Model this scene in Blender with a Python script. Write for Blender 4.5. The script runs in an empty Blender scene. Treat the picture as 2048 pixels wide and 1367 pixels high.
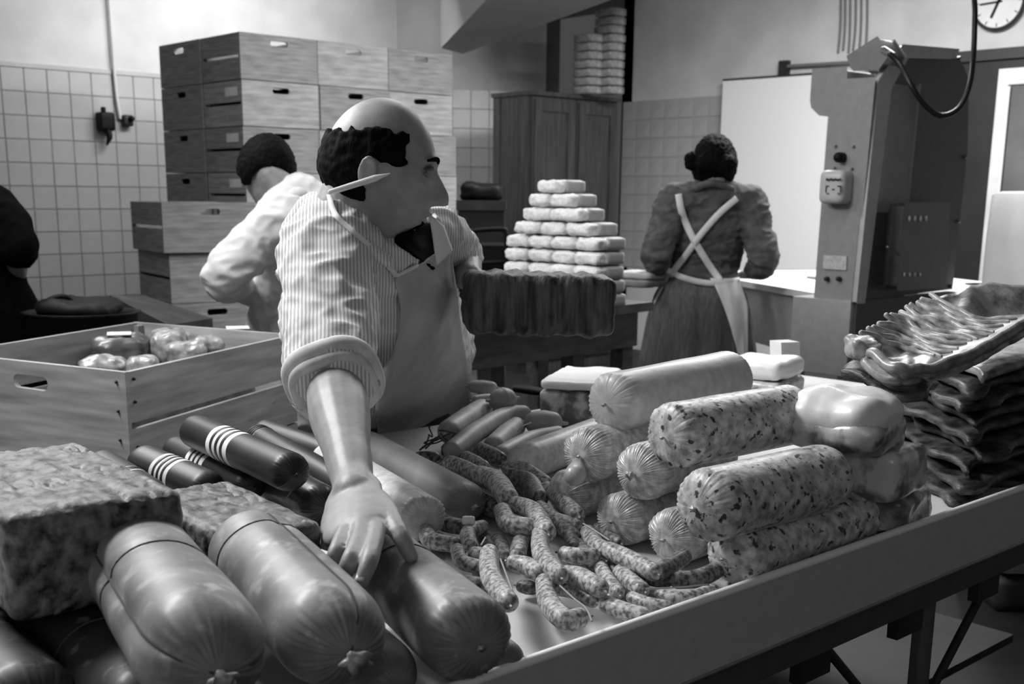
import bpy, bmesh, math, random
from mathutils import Vector, Matrix, noise
from mathutils.bvhtree import BVHTree
random.seed(7)
SC = bpy.context.scene
COL = SC.collection
# ---------------------------------------------------------------- camera, world, lights, exposure
FPX, PY, RHO, CZ, AZ = 2350.0, 932.0, math.radians(.5), 1.34, math.radians(47.3)
TH = math.atan(540 / FPX)
FW = Vector((math.cos(AZ), math.sin(AZ), 0)); RT = Vector((math.sin(AZ), -math.cos(AZ), 0)); UP = Vector((0, 0, 1))
CAM = Vector((0, 0, CZ))
cd = bpy.data.cameras.new('camera'); cam = bpy.data.objects.new('camera', cd); COL.objects.link(cam)
cd.sensor_width = 36; cd.lens = FPX / 2048 * 36; cd.shift_y = (PY - 683.5) / 2048
cd.clip_start = .05; cd.clip_end = 60
_f = FW * math.cos(TH) - UP * math.sin(TH); _u = UP * math.cos(TH) + FW * math.sin(TH)
_r2 = RT * math.cos(RHO) + _u * math.sin(RHO); _u2 = _u * math.cos(RHO) - RT * math.sin(RHO)
_m = Matrix((_r2, _u2, -_f)).transposed().to_4x4(); _m.translation = CAM
cam.matrix_world = _m
cd.dof.use_dof = True; cd.dof.focus_distance = 1.6; cd.dof.aperture_fstop = 10
SC.camera = cam
w = bpy.data.worlds.new('world'); SC.world = w; w.use_nodes = True
w.node_tree.nodes['Background'].inputs[0].default_value = (1, 1, 1, 1)
w.node_tree.nodes['Background'].inputs[1].default_value = .06
def area(name, loc, target, sx, sy, power):
    l = bpy.data.lights.new(name, 'AREA'); l.shape = 'RECTANGLE'; l.size = sx; l.size_y = sy; l.energy = power
    o = bpy.data.objects.new(name, l); COL.objects.link(o); o.location = loc
    o.rotation_euler = (Vector(target) - Vector(loc)).to_track_quat('-Z', 'Y').to_euler()
    return o
area('ceiling_lamp', (.35, 3.0, 2.85), (1.3, 1.3, .8), 1.5, .4, 88)
area('ceiling_lamp', (1.4, 4.6, 2.9), (1.6, 3.6, .8), 1.5, .4, 32)
area('ceiling_lamp', (2.9, 2.6, 2.9), (2.2, 1.6, .8), 1.3, .35, 20)
area('ceiling_lamp', (4.6, 7.0, 3.0), (4.4, 8.2, 1.9), 1.6, .3, 46)
area('ceiling_lamp', (5.6, 3.6, 3.0), (5.9, 3.8, .9), 1.4, .4, 165)
area('ceiling_lamp', (3.6, 4.8, 3.0), (4.3, 5.9, 1.2), 1.4, .4, 28)
area('front_fill_light', (-1.6, -1.2, 2.2), (1.6, 1.4, .9), 1.8, 1.4, 10)  # added fill from behind the camera for the counter front, no real window
SC.view_settings.view_transform = 'Standard'; SC.view_settings.look = 'None'
SC.view_settings.gamma = 1; SC.view_settings.use_curve_mapping = False; SC.view_settings.exposure = 0.0

# ---------------------------------------------------------------- helpers
def ray(px, py):
    x = (px - 1024) / FPX; y = -(py - PY) / FPX
    x, y = x * math.cos(RHO) - y * math.sin(RHO), x * math.sin(RHO) + y * math.cos(RHO)
    return FW * (math.cos(TH) + math.sin(TH) * y) + RT * x + UP * (-math.sin(TH) + math.cos(TH) * y)
def G(px, py, z): r = ray(px, py); return CAM + r * ((z - CZ) / r.z)
def D(px, py, d): r = ray(px, py); return CAM + r * (d / r.dot(FW))
def YP(px, py, Y): r = ray(px, py); return CAM + r * (Y / r.y)
def XP(px, py, X): r = ray(px, py); return CAM + r * (X / r.x)
def W(lat, dep, z): v = FW * dep + RT * lat; v.z = z; return v
def V(*a): return Vector(a)
def lerp(a, b, t): return a + (b - a) * t
def sm(a, b, x):
    t = min(1, max(0, (x - a) / (b - a))); return t * t * (3 - 2 * t)
def nz(p, s=1, o=3): return noise.fractal(Vector(p) * s, 1.0, 2.0, o)

MATS = {}
def lin(v): return (v ** 2.2,) * 3 + (1,)
def mat(name, a, b=None, scale=30, lo=.35, hi=.65, rough=.6, bump=0, bscale=None, st=(1, 1, 1), coat=0, kind='noise', detail=5, spots=None, spec=.5, metal=0, alpha=None, bdist=.004, rot=(0, 0, 0)):
    if name in MATS: return MATS[name]
    m = bpy.data.materials.new(name); m.use_nodes = True; N = m.node_tree.nodes; L = m.node_tree.links
    P = N['Principled BSDF']; P.inputs['Roughness'].default_value = rough
    P.inputs['Specular IOR Level'].default_value = spec; P.inputs['Metallic'].default_value = metal
    P.inputs['Coat Weight'].default_value = coat; P.inputs['Coat Roughness'].default_value = .22
    P.inputs['Base Color'].default_value = lin(a)
    tc = N.new('ShaderNodeTexCoord'); mp = N.new('ShaderNodeMapping'); L.new(tc.outputs['Object'], mp.inputs[0])
    mp.inputs['Scale'].default_value = st; mp.inputs['Rotation'].default_value = rot
    def tex(sc, k='noise'):
        if k == 'wave':
            t = N.new('ShaderNodeTexWave'); t.inputs['Scale'].default_value = sc; t.inputs['Distortion'].default_value = 1.2
            t.inputs['Detail'].default_value = 2; t.inputs['Detail Scale'].default_value = .6
        elif k == 'voronoi':
            t = N.new('ShaderNodeTexVoronoi'); t.inputs['Scale'].default_value = sc; t.feature = 'DISTANCE_TO_EDGE'
        else:
            t = N.new('ShaderNodeTexNoise'); t.inputs['Scale'].default_value = sc; t.inputs['Detail'].default_value = detail
        L.new(mp.outputs[0], t.inputs['Vector']); return t
    if b is not None:
        t = tex(scale, kind); r = N.new('ShaderNodeValToRGB')
        r.color_ramp.elements[0].position = lo; r.color_ramp.elements[1].position = hi
        r.color_ramp.elements[0].color = lin(a); r.color_ramp.elements[1].color = lin(b)
        L.new(t.outputs['Distance' if kind == 'voronoi' else (0 if kind != 'wave' else 'Fac')], r.inputs[0]); out = r.outputs[0]
        if spots:
            sc, slo, shi, col = spots
            t2 = tex(sc); r2 = N.new('ShaderNodeValToRGB'); r2.color_ramp.elements[0].position = slo; r2.color_ramp.elements[1].position = shi
            mx = N.new('ShaderNodeMixRGB'); L.new(t2.outputs[0], r2.inputs[0]); L.new(r2.outputs[0], mx.inputs[0])
            L.new(out, mx.inputs[1]); mx.inputs[2].default_value = lin(col); out = mx.outputs[0]
        L.new(out, P.inputs['Base Color'])
    if bump:
        t = tex(bscale or scale); bp = N.new('ShaderNodeBump'); bp.inputs['Strength'].default_value = bump; bp.inputs['Distance'].default_value = bdist
        L.new(t.outputs[0], bp.inputs['Height']); L.new(bp.outputs[0], P.inputs['Normal'])
    MATS[name] = m; return m

def tag(o, label=None, cat=None, group=None, kind=None):
    if label: o['label'] = label
    if cat: o['category'] = cat
    if group: o['group'] = group
    if kind: o['kind'] = kind
    return o
def empty(name, loc, label=None, cat=None, group=None, kind=None):
    o = bpy.data.objects.new(name, None); COL.objects.link(o); o.location = loc; o.empty_display_size = .05
    return tag(o, label, cat, group, kind)
def wloc(o):
    v = o.location.copy()
    while o.parent: o = o.parent; v += o.location
    return v
def mk(name, vf, m, parent=None, smooth=True, bevel=0, base=None):
    """one mesh object from world-space verts/faces; origin at parent's base or at its own bottom centre"""
    vs, fs = vf; vs = [Vector(v) for v in vs]
    if parent: org = wloc(parent); loc = Vector((0, 0, 0))
    else:
        org = base or Vector((sum(v.x for v in vs) / len(vs), sum(v.y for v in vs) / len(vs), min(v.z for v in vs))); loc = org
    me = bpy.data.meshes.new(name); me.from_pydata([v - org for v in vs], [], fs); me.update()
    if bevel:
        b = bmesh.new(); b.from_mesh(me)
        bmesh.ops.bevel(b, geom=[e for e in b.edges], offset=bevel, segments=2, affect='EDGES', profile=.5, clamp_overlap=True)
        b.to_mesh(me); b.free()
    b = bmesh.new(); b.from_mesh(me); bmesh.ops.recalc_face_normals(b, faces=b.faces); b.to_mesh(me); b.free()
    me.materials.append(m)
    if smooth: me.shade_smooth()
    if smooth and (bevel or smooth == 'auto'): me.set_sharp_from_angle(angle=math.radians(42))
    o = bpy.data.objects.new(name, me); COL.objects.link(o); o.location = loc
    if parent: o.parent = parent
    return o
def copy_tree(o, parent=None):
    c = o.copy(); COL.objects.link(c); c.parent = parent
    for ch in [x for x in o.children]: copy_tree(ch, c)
    return c
def join(*l):
    vs, fs = [], []
    for v, f in l:
        n = len(vs); vs += list(v); fs += [tuple(i + n for i in q) for q in f]
    return vs, fs
def hexa(o, a, b, c):
    o = Vector(o); vs = [o, o + a, o + a + b, o + b]; vs += [v + c for v in vs]
    return vs, [(0, 3, 2, 1), (4, 5, 6, 7), (0, 1, 5, 4), (1, 2, 6, 5), (2, 3, 7, 6), (3, 0, 4, 7)]
def bx(x0, x1, y0, y1, z0, z1): return hexa((x0, y0, z0), V(x1 - x0, 0, 0), V(0, y1 - y0, 0), V(0, 0, z1 - z0))
def prism(poly, ext):
    n = len(poly); vs = [Vector(p) for p in poly] + [Vector(p) + ext for p in poly]
    return vs, [tuple(range(n)), tuple(range(2 * n - 1, n - 1, -1))] + [(i, (i + 1) % n, n + (i + 1) % n, n + i) for i in range(n)]
def plate_hole(o, ux, uy, w, h, ext, cx, cy, rw, rh):
    """board with a stadium-shaped handle hole"""
    out = [(0, 0), (w, 0), (w, h), (0, h)]; hole = []
    for k in range(16):
        a = 2 * math.pi * k / 16
        hole.append((cx + (rw - rh) * (1 if math.cos(a) > 0 else -1) + rh * math.cos(a), cy + rh * math.sin(a)))
    b = bmesh.new(); es = []
    for lp in (out, hole):
        vv = [b.verts.new(o + ux * x + uy * y) for x, y in lp]
        es += [b.edges.new((vv[i], vv[(i + 1) % len(vv)])) for i in range(len(vv))]
    bmesh.ops.triangle_fill(b, use_beauty=True, edges=es)
    g = bmesh.ops.extrude_face_region(b, geom=list(b.faces))
    for v in [e for e in g['geom'] if isinstance(e, bmesh.types.BMVert)]: v.co += ext
    b.verts.index_update(); r = ([v.co.copy() for v in b.verts], [tuple(v.index for v in f.verts) for f in b.faces]); b.free(); return r
def frames(pts):
    T = [(pts[min(i + 1, len(pts) - 1)] - pts[max(i - 1, 0)]).normalized() for i in range(len(pts))]
    u = T[0].orthogonal().normalized(); out = []
    for t in T:
        u = (u - t * u.dot(t)).normalized(); out.append((t, u, t.cross(u)))
    return out
def spline(pts, rads, n):
    """Catmull-Rom resample of points and radii"""
    P = [Vector(p) for p in pts]; m = len(P) - 1; op, orr = [], []
    for k in range(n + 1):
        s = k / n * m; i = min(int(s), m - 1); t = s - i
        p0, p1, p2, p3 = P[max(i - 1, 0)], P[i], P[i + 1], P[min(i + 2, m)]
        op.append(.5 * ((2 * p1) + (p2 - p0) * t + (2 * p0 - 5 * p1 + 4 * p2 - p3) * t * t + (3 * p1 - p0 - 3 * p2 + p3) * t ** 3))
        ra = rads[i] if not isinstance(rads, (int, float)) else rads; rb = rads[i + 1] if not isinstance(rads, (int, float)) else rads
        tt = t * t * (3 - 2 * t); orr.append(ra + (rb - ra) * tt)
    return op, orr
def tube(pts, rads, n=12, seg=None, cap=True, flat=None, fdir=None):
    """tube with rounded ends; flat=(a,b) scales the section along fdir / across"""
    seg = seg or max(2, (len(pts) - 1) * 6)
    P, Rr = spline(pts, rads, seg) if len(pts) > 2 else ([lerp(Vector(pts[0]), Vector(pts[1]), i / seg) for i in range(seg + 1)], [(rads if isinstance(rads, (int, float)) else lerp(rads[0], rads[-1], i / seg)) for i in range(seg + 1)])
    if cap:
        t0 = (P[0] - P[1]).normalized(); t1 = (P[-1] - P[-2]).normalized(); r0, r1 = Rr[0], Rr[-1]; a = []; b = []
        for ang in (80, 60, 38, 18):
            s, c = math.sin(math.radians(ang)), math.cos(math.radians(ang))
            a.append((P[0] + t0 * r0 * s, r0 * c)); 
        for ang in (18, 38, 60, 80):
            s, c = math.sin(math.radians(ang)), math.cos(math.radians(ang)); b.append((P[-1] + t1 * r1 * s, r1 * c))
        P = [q for q, _ in a] + P + [q for q, _ in b]; Rr = [q for _, q in a] + Rr + [q for _, q in b]
    FR = frames(P); vs = []; fs = []
    for (p, r, (t, u, v)) in zip(P, Rr, FR):
        if flat:
            u = (fdir - t * fdir.dot(t)).normalized(); v = t.cross(u); fa, fb = flat
        else: fa = fb = 1
        for k in range(n):
            a = 2 * math.pi * k / n; vs.append(p + u * math.cos(a) * r * fa + v * math.sin(a) * r * fb)
    for i in range(len(P) - 1):
        for k in range(n): fs.append((i * n + k, i * n + (k + 1) % n, (i + 1) * n + (k + 1) % n, (i + 1) * n + k))
    fs.append(tuple(range(n - 1, -1, -1))); m = (len(P) - 1) * n; fs.append(tuple(m + k for k in range(n)))
    return vs, fs
def rbox(c, ux, uy, uz, hx, hy, hz, r, n=10, fn=None):
    """rounded block centred at c with half sizes; fn(local, unit normal) gives an offset"""
    idx = {}; vs = []; fs = []
    def vert(i, j, k):
        key = (i, j, k)
        if key in idx: return idx[key]
        p = Vector((2 * i / n - 1, 2 * j / n - 1, 2 * k / n - 1)); q = Vector((p.x * hx, p.y * hy, p.z * hz))
        inner = Vector((max(-hx + r, min(hx - r, q.x)), max(-hy + r, min(hy - r, q.y)), max(-hz + r, min(hz - r, q.z))))
        d = q - inner; dn = d.normalized() if d.length > 1e-9 else Vector((0, 0, 1)); q = inner + dn * r
        if fn: q = q + dn * fn(q, dn)
        idx[key] = len(vs); vs.append(c + ux * q.x + uy * q.y + uz * q.z); return idx[key]
    for a in range(n):
        for b in range(n):
            fs += [(vert(a, b, 0), vert(a, b + 1, 0), vert(a + 1, b + 1, 0), vert(a + 1, b, 0)), (vert(a, b, n), vert(a + 1, b, n), vert(a + 1, b + 1, n), vert(a, b + 1, n)),
                   (vert(a, 0, b), vert(a + 1, 0, b), vert(a + 1, 0, b + 1), vert(a, 0, b + 1)), (vert(a, n, b), vert(a, n, b + 1), vert(a + 1, n, b + 1), vert(a + 1, n, b)),
                   (vert(0, a, b), vert(0, a, b + 1), vert(0, a + 1, b + 1), vert(0, a + 1, b)), (vert(n, a, b), vert(n, a + 1, b), vert(n, a + 1, b + 1), vert(n, a, b + 1))]
    return vs, fs
def grid(f, nu, nv, thick):
    """closed sheet: f(s,t)->point, thickness along local normal"""
    P = [[Vector(f(i / nu, j / nv)) for j in range(nv + 1)] for i in range(nu + 1)]; vs = []; fs = []
    def nn(i, j):
        a = P[min(i + 1, nu)][j] - P[max(i - 1, 0)][j]; b = P[i][min(j + 1, nv)] - P[i][max(j - 1, 0)]; c = a.cross(b)
        return c.normalized() if c.length > 1e-12 else Vector((0, 0, 1))
    for i in range(nu + 1):
        for j in range(nv + 1): vs.append(P[i][j])
    for i in range(nu + 1):
        for j in range(nv + 1): vs.append(P[i][j] - nn(i, j) * (thick(i / nu, j / nv) if callable(thick) else thick))
    K = (nu + 1) * (nv + 1); I = lambda i, j: i * (nv + 1) + j
    for i in range(nu):
        for j in range(nv):
            q = (I(i, j), I(i + 1, j), I(i + 1, j + 1), I(i, j + 1)); fs += [q, tuple(K + a for a in reversed(q))]
    rim = [I(i, 0) for i in range(nu)] + [I(nu, j) for j in range(nv)] + [I(i, nv) for i in range(nu, 0, -1)] + [I(0, j) for j in range(nv, 0, -1)]
    for a, b in zip(rim, rim[1:] + rim[:1]): fs.append((b, a, K + a, K + b))
    return vs, fs
def ribbon(pts, side, w, th=.003):
    n = len(pts) - 1
    def f(s, t):
        p = pts[min(n, int(round(s * n)))]; return p + side * w * (t - .5)
    return grid(f, n, 2, th)
def vox(name, parts, voxel, m, parent, it=3, fn=None, keep=None):
    vs, fs = join(*parts); me = bpy.data.meshes.new('tmp'); me.from_pydata(vs, [], fs)
    b = bmesh.new(); b.from_mesh(me); bmesh.ops.recalc_face_normals(b, faces=b.faces); b.to_mesh(me); b.free()
    o = bpy.data.objects.new('tmp', me); COL.objects.link(o)
    r = o.modifiers.new('r', 'REMESH'); r.mode = 'VOXEL'; r.voxel_size = voxel
    if it: s = o.modifiers.new('s', 'SMOOTH'); s.factor = .5; s.iterations = it
    dg = bpy.context.evaluated_depsgraph_get(); dg.update(); ev = o.evaluated_get(dg); me2 = bpy.data.meshes.new_from_object(ev)
    bpy.data.objects.remove(o); bpy.data.meshes.remove(me)
    if fn:
        nm = [v.normal.copy() for v in me2.vertices]
        for v, n in zip(me2.vertices, nm): v.co += n * fn(v.co, n)
    bvh = BVHTree.FromPolygons([v.co.copy() for v in me2.vertices], [tuple(p.vertices) for p in me2.polygons])
    org = wloc(parent); me2.transform(Matrix.Translation(-org)); me2.materials.clear(); me2.materials.append(m)
    me2.shade_smooth(); me2.name = name
    ob = bpy.data.objects.new(name, me2); COL.objects.link(ob); ob.parent = parent
    return ob, bvh

# ---------------------------------------------------------------- materials
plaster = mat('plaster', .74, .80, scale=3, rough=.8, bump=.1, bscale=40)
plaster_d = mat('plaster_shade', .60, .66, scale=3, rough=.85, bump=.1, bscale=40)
tile_m = mat('glazed_tile', .62, .67, scale=4, rough=.38)
grout = mat('grout', .50, .55, scale=20, rough=.9); grout_r = mat('grout_pale', .58, .62, scale=20, rough=.9)
floor_m = mat('floor_dark', .12, .18, scale=6, rough=.55)
wood = mat('pale_wood', .50, .68, scale=5, st=(1, 1, 9), rough=.65, bump=.15, detail=8, lo=.3, hi=.7)
wood2 = mat('pale_wood_grey', .44, .60, scale=6, st=(1, 1, 10), rough=.7, bump=.15, detail=8, lo=.3, hi=.7)
wood_in = mat('wood_inner', .42, .56, scale=6, st=(1, 1, 8), rough=.7)
dark_wood = mat('dark_wood', .17, .25, scale=5, st=(8, 8, .7), rough=.5, detail=8)
table_wood = mat('table_wood', .34, .44, scale=6, st=(1, 6, 6), rough=.6)
blackm = mat('black', .05, .08, scale=20, rough=.6, spec=.25)
dark = mat('dark_grey', .14, .2, scale=14, rough=.6)
paper = mat('white_paper', .86, .92, scale=14, rough=.8, bump=.25, bscale=30)
pack_shaded = mat('wrapped_pack', .64, .72, scale=20, rough=.55, bump=.3, bscale=40)  # same white paper as the ends, greyed to paint shade on right faces
crump = mat('crumpled_paper', .84, .95, scale=70, rough=.6, bump=1, bscale=70, bdist=.006)
mach = mat('grey_enamel', .53, .56, scale=30, rough=.42)
mach_d = mat('dark_enamel', .27, .30, scale=30, rough=.5)
mach_l = mat('light_enamel', .70, .74, scale=30, rough=.35)
steel = mat('steel', .55, .6, scale=40, rough=.3, metal=.7)
black_cloth = mat('black_cloth', .045, .07, scale=40, rough=.95, spec=.05)
rubber = mat('rubber', .06, rough=.45)
apron_steel = mat('counter_panel', .68, .71, scale=60, rough=.5)
lipm = mat('polished_lip', .97, rough=.4)
traym = mat('tray_surface', .74, .80, scale=5, rough=.5, bump=.05)
white = mat('white_enamel', .85, .88, scale=10, rough=.35)
glassy = mat('pane_grey', .34, .42, scale=2, rough=.12)

# ---------------------------------------------------------------- room
CEIL = 3.15
def struct(name, vf, m): o = mk(name, vf, m, smooth=False); o['kind'] = 'structure'; return o
struct('floor', bx(-1.2, 9.2, -1.2, 11.6, -.1, 0), floor_m)
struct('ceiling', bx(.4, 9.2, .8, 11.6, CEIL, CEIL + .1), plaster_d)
def plan(px, d): v = W((px - 1024) / FPX * d * 1.025, d, 0); return v
WL_Y = 8.5; WR_X = 8.0
pA = YP(797, 300, WL_Y)
pB = D(905, 300, 10.3); pC = D(1090, 300, 10.5); pE = XP(1241, 300, WR_X); pD = V(WR_X + .9, 10.6, 0)
def wall(name, a, b, z0, z1, m, th=.12):
    a = V(a.x, a.y, z0); b = V(b.x, b.y, z0); d = (b - a); n = V(-d.y, d.x, 0).normalized() * th
    if n.dot(FW) < 0: n = -n
    return struct(name, hexa(a, d, n, V(0, 0, z1 - z0)), m)
wl = wall('wall_left', V(-1.2, WL_Y, 0), V(pA.x, WL_Y, 0), 0, CEIL, plaster)
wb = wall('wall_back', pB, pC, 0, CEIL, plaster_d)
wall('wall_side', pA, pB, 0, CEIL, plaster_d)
wall('wall_alcove', pC, pD, 0, CEIL, mat('alcove_plaster_shaded', .26, .32, scale=3, rough=.9))  # shade of the alcove put into a darker plaster colour
wr = wall('wall_right', V(WR_X, pE.y, 0), V(WR_X, -1.2, 0), 0, CEIL, plaster)
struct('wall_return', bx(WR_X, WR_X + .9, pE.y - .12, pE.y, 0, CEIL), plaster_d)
TZ = 2.17; TS = .158
def tiles(wallo, o, du, cols, rows, nrm):
    """glazed wall tiles, one mesh shared by all; o = top corner on the wall face"""
    g = .0032; b = bmesh.new(); w2 = TS - 2 * g
    vf = rbox(V(0, 0, 0), du, V(0, 0, 1), nrm, w2 / 2, w2 / 2, .006, .003, 2)
    me = bpy.data.meshes.new('tile'); me.from_pydata([tuple(v) for v in vf[0]], [], vf[1]); me.materials.append(tile_m)
    b.from_mesh(me); bmesh.ops.recalc_face_normals(b, faces=b.faces); b.to_mesh(me); b.free()
    rnd = random.Random(3)
    for i in range(cols):
        for j in range(rows):
            t = bpy.data.objects.new('tile', me); COL.objects.link(t); t.parent = wallo
            t.location = o + du * TS * (i + .5) - V(0, 0, TS * (j + .5)) + nrm * (.002 + rnd.uniform(0, .0015)) - wloc(wallo)
def grout_bed(wallo, o, du, cols, rows, nrm, gm=None):
    p = o + nrm * .0005; mk('grout_bed', hexa(p, du * TS * cols, nrm * .0025, V(0, 0, -TS * rows)), gm or grout, wallo, smooth=False)
tx0 = 3.249 - 3 * TS
grout_bed(wl, V(tx0, WL_Y, TZ), V(1, 0, 0), 11, 13, V(0, -1, 0)); tiles(wl, V(tx0, WL_Y, TZ), V(1, 0, 0), 11, 13, V(0, -1, 0))
mk('tile_cap', bx(tx0, tx0 + 11 * TS, WL_Y - .014, WL_Y, TZ, TZ + .03), tile_m, wl, smooth=False)
ty0 = pE.y - .02
grout_bed(wr, V(WR_X, ty0, TZ - .02), V(0, -1, 0), 8, 9, V(-1, 0, 0), grout_r); tiles(wr, V(WR_X, ty0, TZ - .02), V(0, -1, 0), 8, 9, V(-1, 0, 0))
_d = (pC - pB); _d.z = 0; _d.normalize(); _n = V(_d.y, -_d.x, 0); _n = _n if _n.dot(FW) < 0 else -_n
_o = V(pB.x, pB.y, TZ + .04); grout_bed(wb, _o, _d, 4, 9, _n); tiles(wb, _o, _d, 4, 9, _n)
# sloping soffit of the stair above the alcove
s0 = D(882, 96, 9.7); s1 = D(925, 108, 9.8); s2 = D(1235, -5, 8.6); s3 = D(975, -3, 8.2)
e2 = s2 + (s2 - s1) * .5; e3 = s3 + (s3 - s0) * .5
so = struct('trim_1', prism([s0, s1, e2, e3], V(0, 0, .5)), mat('soffit', .62, .66, scale=3, rough=.85))
# service pipe down the tiled wall
pp = [YP(210, -120, WL_Y - .03), YP(229, 150, WL_Y - .03), YP(240, 236, WL_Y - .03)]
mk('wall_pipe', tube(pp, .012, 8, 10), plaster, None); tag(bpy.data.objects['wall_pipe'], 'thin painted conduit running down the tiled wall to the black switches', 'pipe')
c = YP(211, 243, WL_Y - .05); r_ = empty('wall_switch', c, 'large black switch box with a cable hanging on the tiled wall', 'switch')
mk('switch_box', rbox(c, V(1, 0, 0), V(0, 1, 0), V(0, 0, 1), .055, .045, .065, .012, 6), blackm, r_)
mk('lever', rbox(c + V(-.02, -.02, .078), V(1, 0, 0), V(0, 1, 0), V(0, 0, 1), .014, .02, .022, .008, 4), blackm, r_)
mk('hanging_plug', tube([c + V(0, -.01, -.05), c + V(.01, -.03, -.1), c + V(-.012, -.03, -.16)], [.03, .022, .008], 10), blackm, r_)
c = YP(255, 241, WL_Y - .04); r_ = empty('wall_socket', c, 'small round black socket on the tiled wall right of the switch box', 'socket')
mk('socket_base', rbox(c, V(1, 0, 0), V(0, 1, 0), V(0, 0, 1), .038, .03, .04, .015, 6), dark, r_)
mk('socket_cap', tube([c + V(.012, -.02, .012), c + V(.012, -.05, .012)], .02, 12), blackm, r_)

# ---------------------------------------------------------------- wooden crates
def crate(name, o, ux, uy, W_, L_, H, m, label, group=None, nails=False, hole_w=.06, paper_label=False, cat='crate', base=None):
    """o = bottom corner; ux along an end board (width), uy along a side (length)"""
    r = empty(name, base or o, label, cat, group); t = .014; e = .0015; Z = V(0, 0, 1)
    for k in (0, 1):
        oo = o + uy * (0 if k == 0 else L_ - t)
        mk('end_board', plate_hole(oo + ux * e, ux, Z, W_ - 2 * e, H - .003, uy * t, W_ / 2 - e, H * .8, hole_w, .018), m, r, smooth=False)
    h1 = (H - .02) / 2
    for k in (0, 1):
        oo = o + ux * (e if k == 0 else W_ - t - e) + uy * t
        mk('side_plank', hexa(oo, ux * t, uy * (L_ - 2 * t), Z * h1), m, r, smooth=False)
        mk('side_plank', hexa(oo + Z * (h1 + .017), ux * t, uy * (L_ - 2 * t), Z * (h1 - .001)), m, r, smooth=False)
        for q in (0, 1):
            mk('corner_post', hexa(o + ux * (t + e if k == 0 else W_ - 2 * t - .02) + uy * (t if q == 0 else L_ - t - .03), ux * .02, uy * .03, Z * (H - .01)), wood_in, r, smooth=False)
    for k in range(3):
        mk('bottom_board', hexa(o + ux * (t + (W_ - 2 * t) / 3 * k + .002) + uy * t + Z * .004, ux * ((W_ - 2 * t) / 3 - .004), uy * (L_ - 2 * t), Z * .01), wood_in, r, smooth=False)
    if paper_label:
        mk('paper_label', hexa(o - ux * .0002 + uy * (L_ * .12) + Z * (H * .66), ux * .0012, uy * .14, Z * .05), paper, r, smooth=False)
    if nails:
        for (u, v, wv) in nails:
            pass
    return r
NM = ['top', 'second', 'third', 'fourth', 'fifth', 'sixth', 'seventh', 'bottom']
SX, SY, CW, CL = 3.704, 6.38, .535, .46
PITCH = .2645; ST = 2.262; CH = PITCH - .002
cw_names = ['left', 'middle', 'right']
rnd = random.Random(5)
for k in range(8):
    z0 = ST - PITCH * (k + 1)
    if k == 7: z0 = ST - PITCH * 8
    for c_ in range(3):
        jx = rnd.uniform(-.004, .004) if k else 0; jy = rnd.uniform(-.008, .008)
        crate('wooden_crate', V(SX + c_ * (CW + .003) + jx + (.03 if k >= 2 and c_ == 2 else 0), SY + jy, z0), V(1, 0, 0), V(0, 1, 0), CW, CL, CH, wood if (k + c_) % 2 else wood2,
              f'pale wooden crate, {NM[k]} one down in the {cw_names[c_]} column of the tall back stack' if k not in (0, 7) else f'pale wooden crate at the {NM[k]} of the {cw_names[c_]} column of the tall back stack',
              'crates in the tall back stack', paper_label=(c_ == 0 and k > 0))
    crate('wooden_crate', V(SX, SY + CL + .015 + CW, z0), V(0, -1, 0), V(1, 0, 0), CW, CL, CH, wood2,
          f'wooden crate behind the corner of the tall back stack, {NM[k]} one counting down', 'crates behind the corner of the back stack')
# dolly boards under the stacks
o = mk('stack_pallet', join(*[bx(SX - .02, SX + 1.68, SY + .03 + k * .26, SY + .15 + k * .26, .004, ST - PITCH * 8 - .001) for k in range(4)]), table_wood, smooth=False)
tag(o, 'low timber pallet under the tall back stack of crates', 'pallet')
# second pile, open crate on top
n0 = D(322, 402, 6.4); n0.z = 0
ax = math.radians(8); u2 = V(math.cos(ax), -math.sin(ax), 0); q2 = D(268, 385, 7.05); v2 = V(q2.x - n0.x, q2.y - n0.y, 0).normalized()
v2 = V(.17, .985, 0).normalized()
PH = .272; ztop = D(322, 402, 6.4).z
for k in range(4):
    off = V(0, 0, 0) if k == 0 else V(.035, .015, 0) * (1 if k % 2 else .7)
    crate('wooden_crate', n0 + off + V(0, 0, ztop - PH * (k + 1)), u2, v2, .53, .60, PH - .002, wood2 if k else mat('crate_shade', .45, .56, scale=6, st=(1, 1, 10), rough=.7),
          ['open wooden crate on top of the short pile left of the young man', 'wooden crate directly under the open one in the short pile', 'wooden crate third down in the short pile behind the dark bench', 'bottom wooden crate of the short pile behind the dark bench'][k], 'crates in the short pile', paper_label=False)
o = mk('pile_plinth', hexa(n0 + V(.05, .05, 0), u2 * .45, v2 * .48, V(0, 0, ztop - 4 * PH - .001)), table_wood, smooth=False); tag(o, 'low plinth under the short pile of crates', 'plinth')

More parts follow.
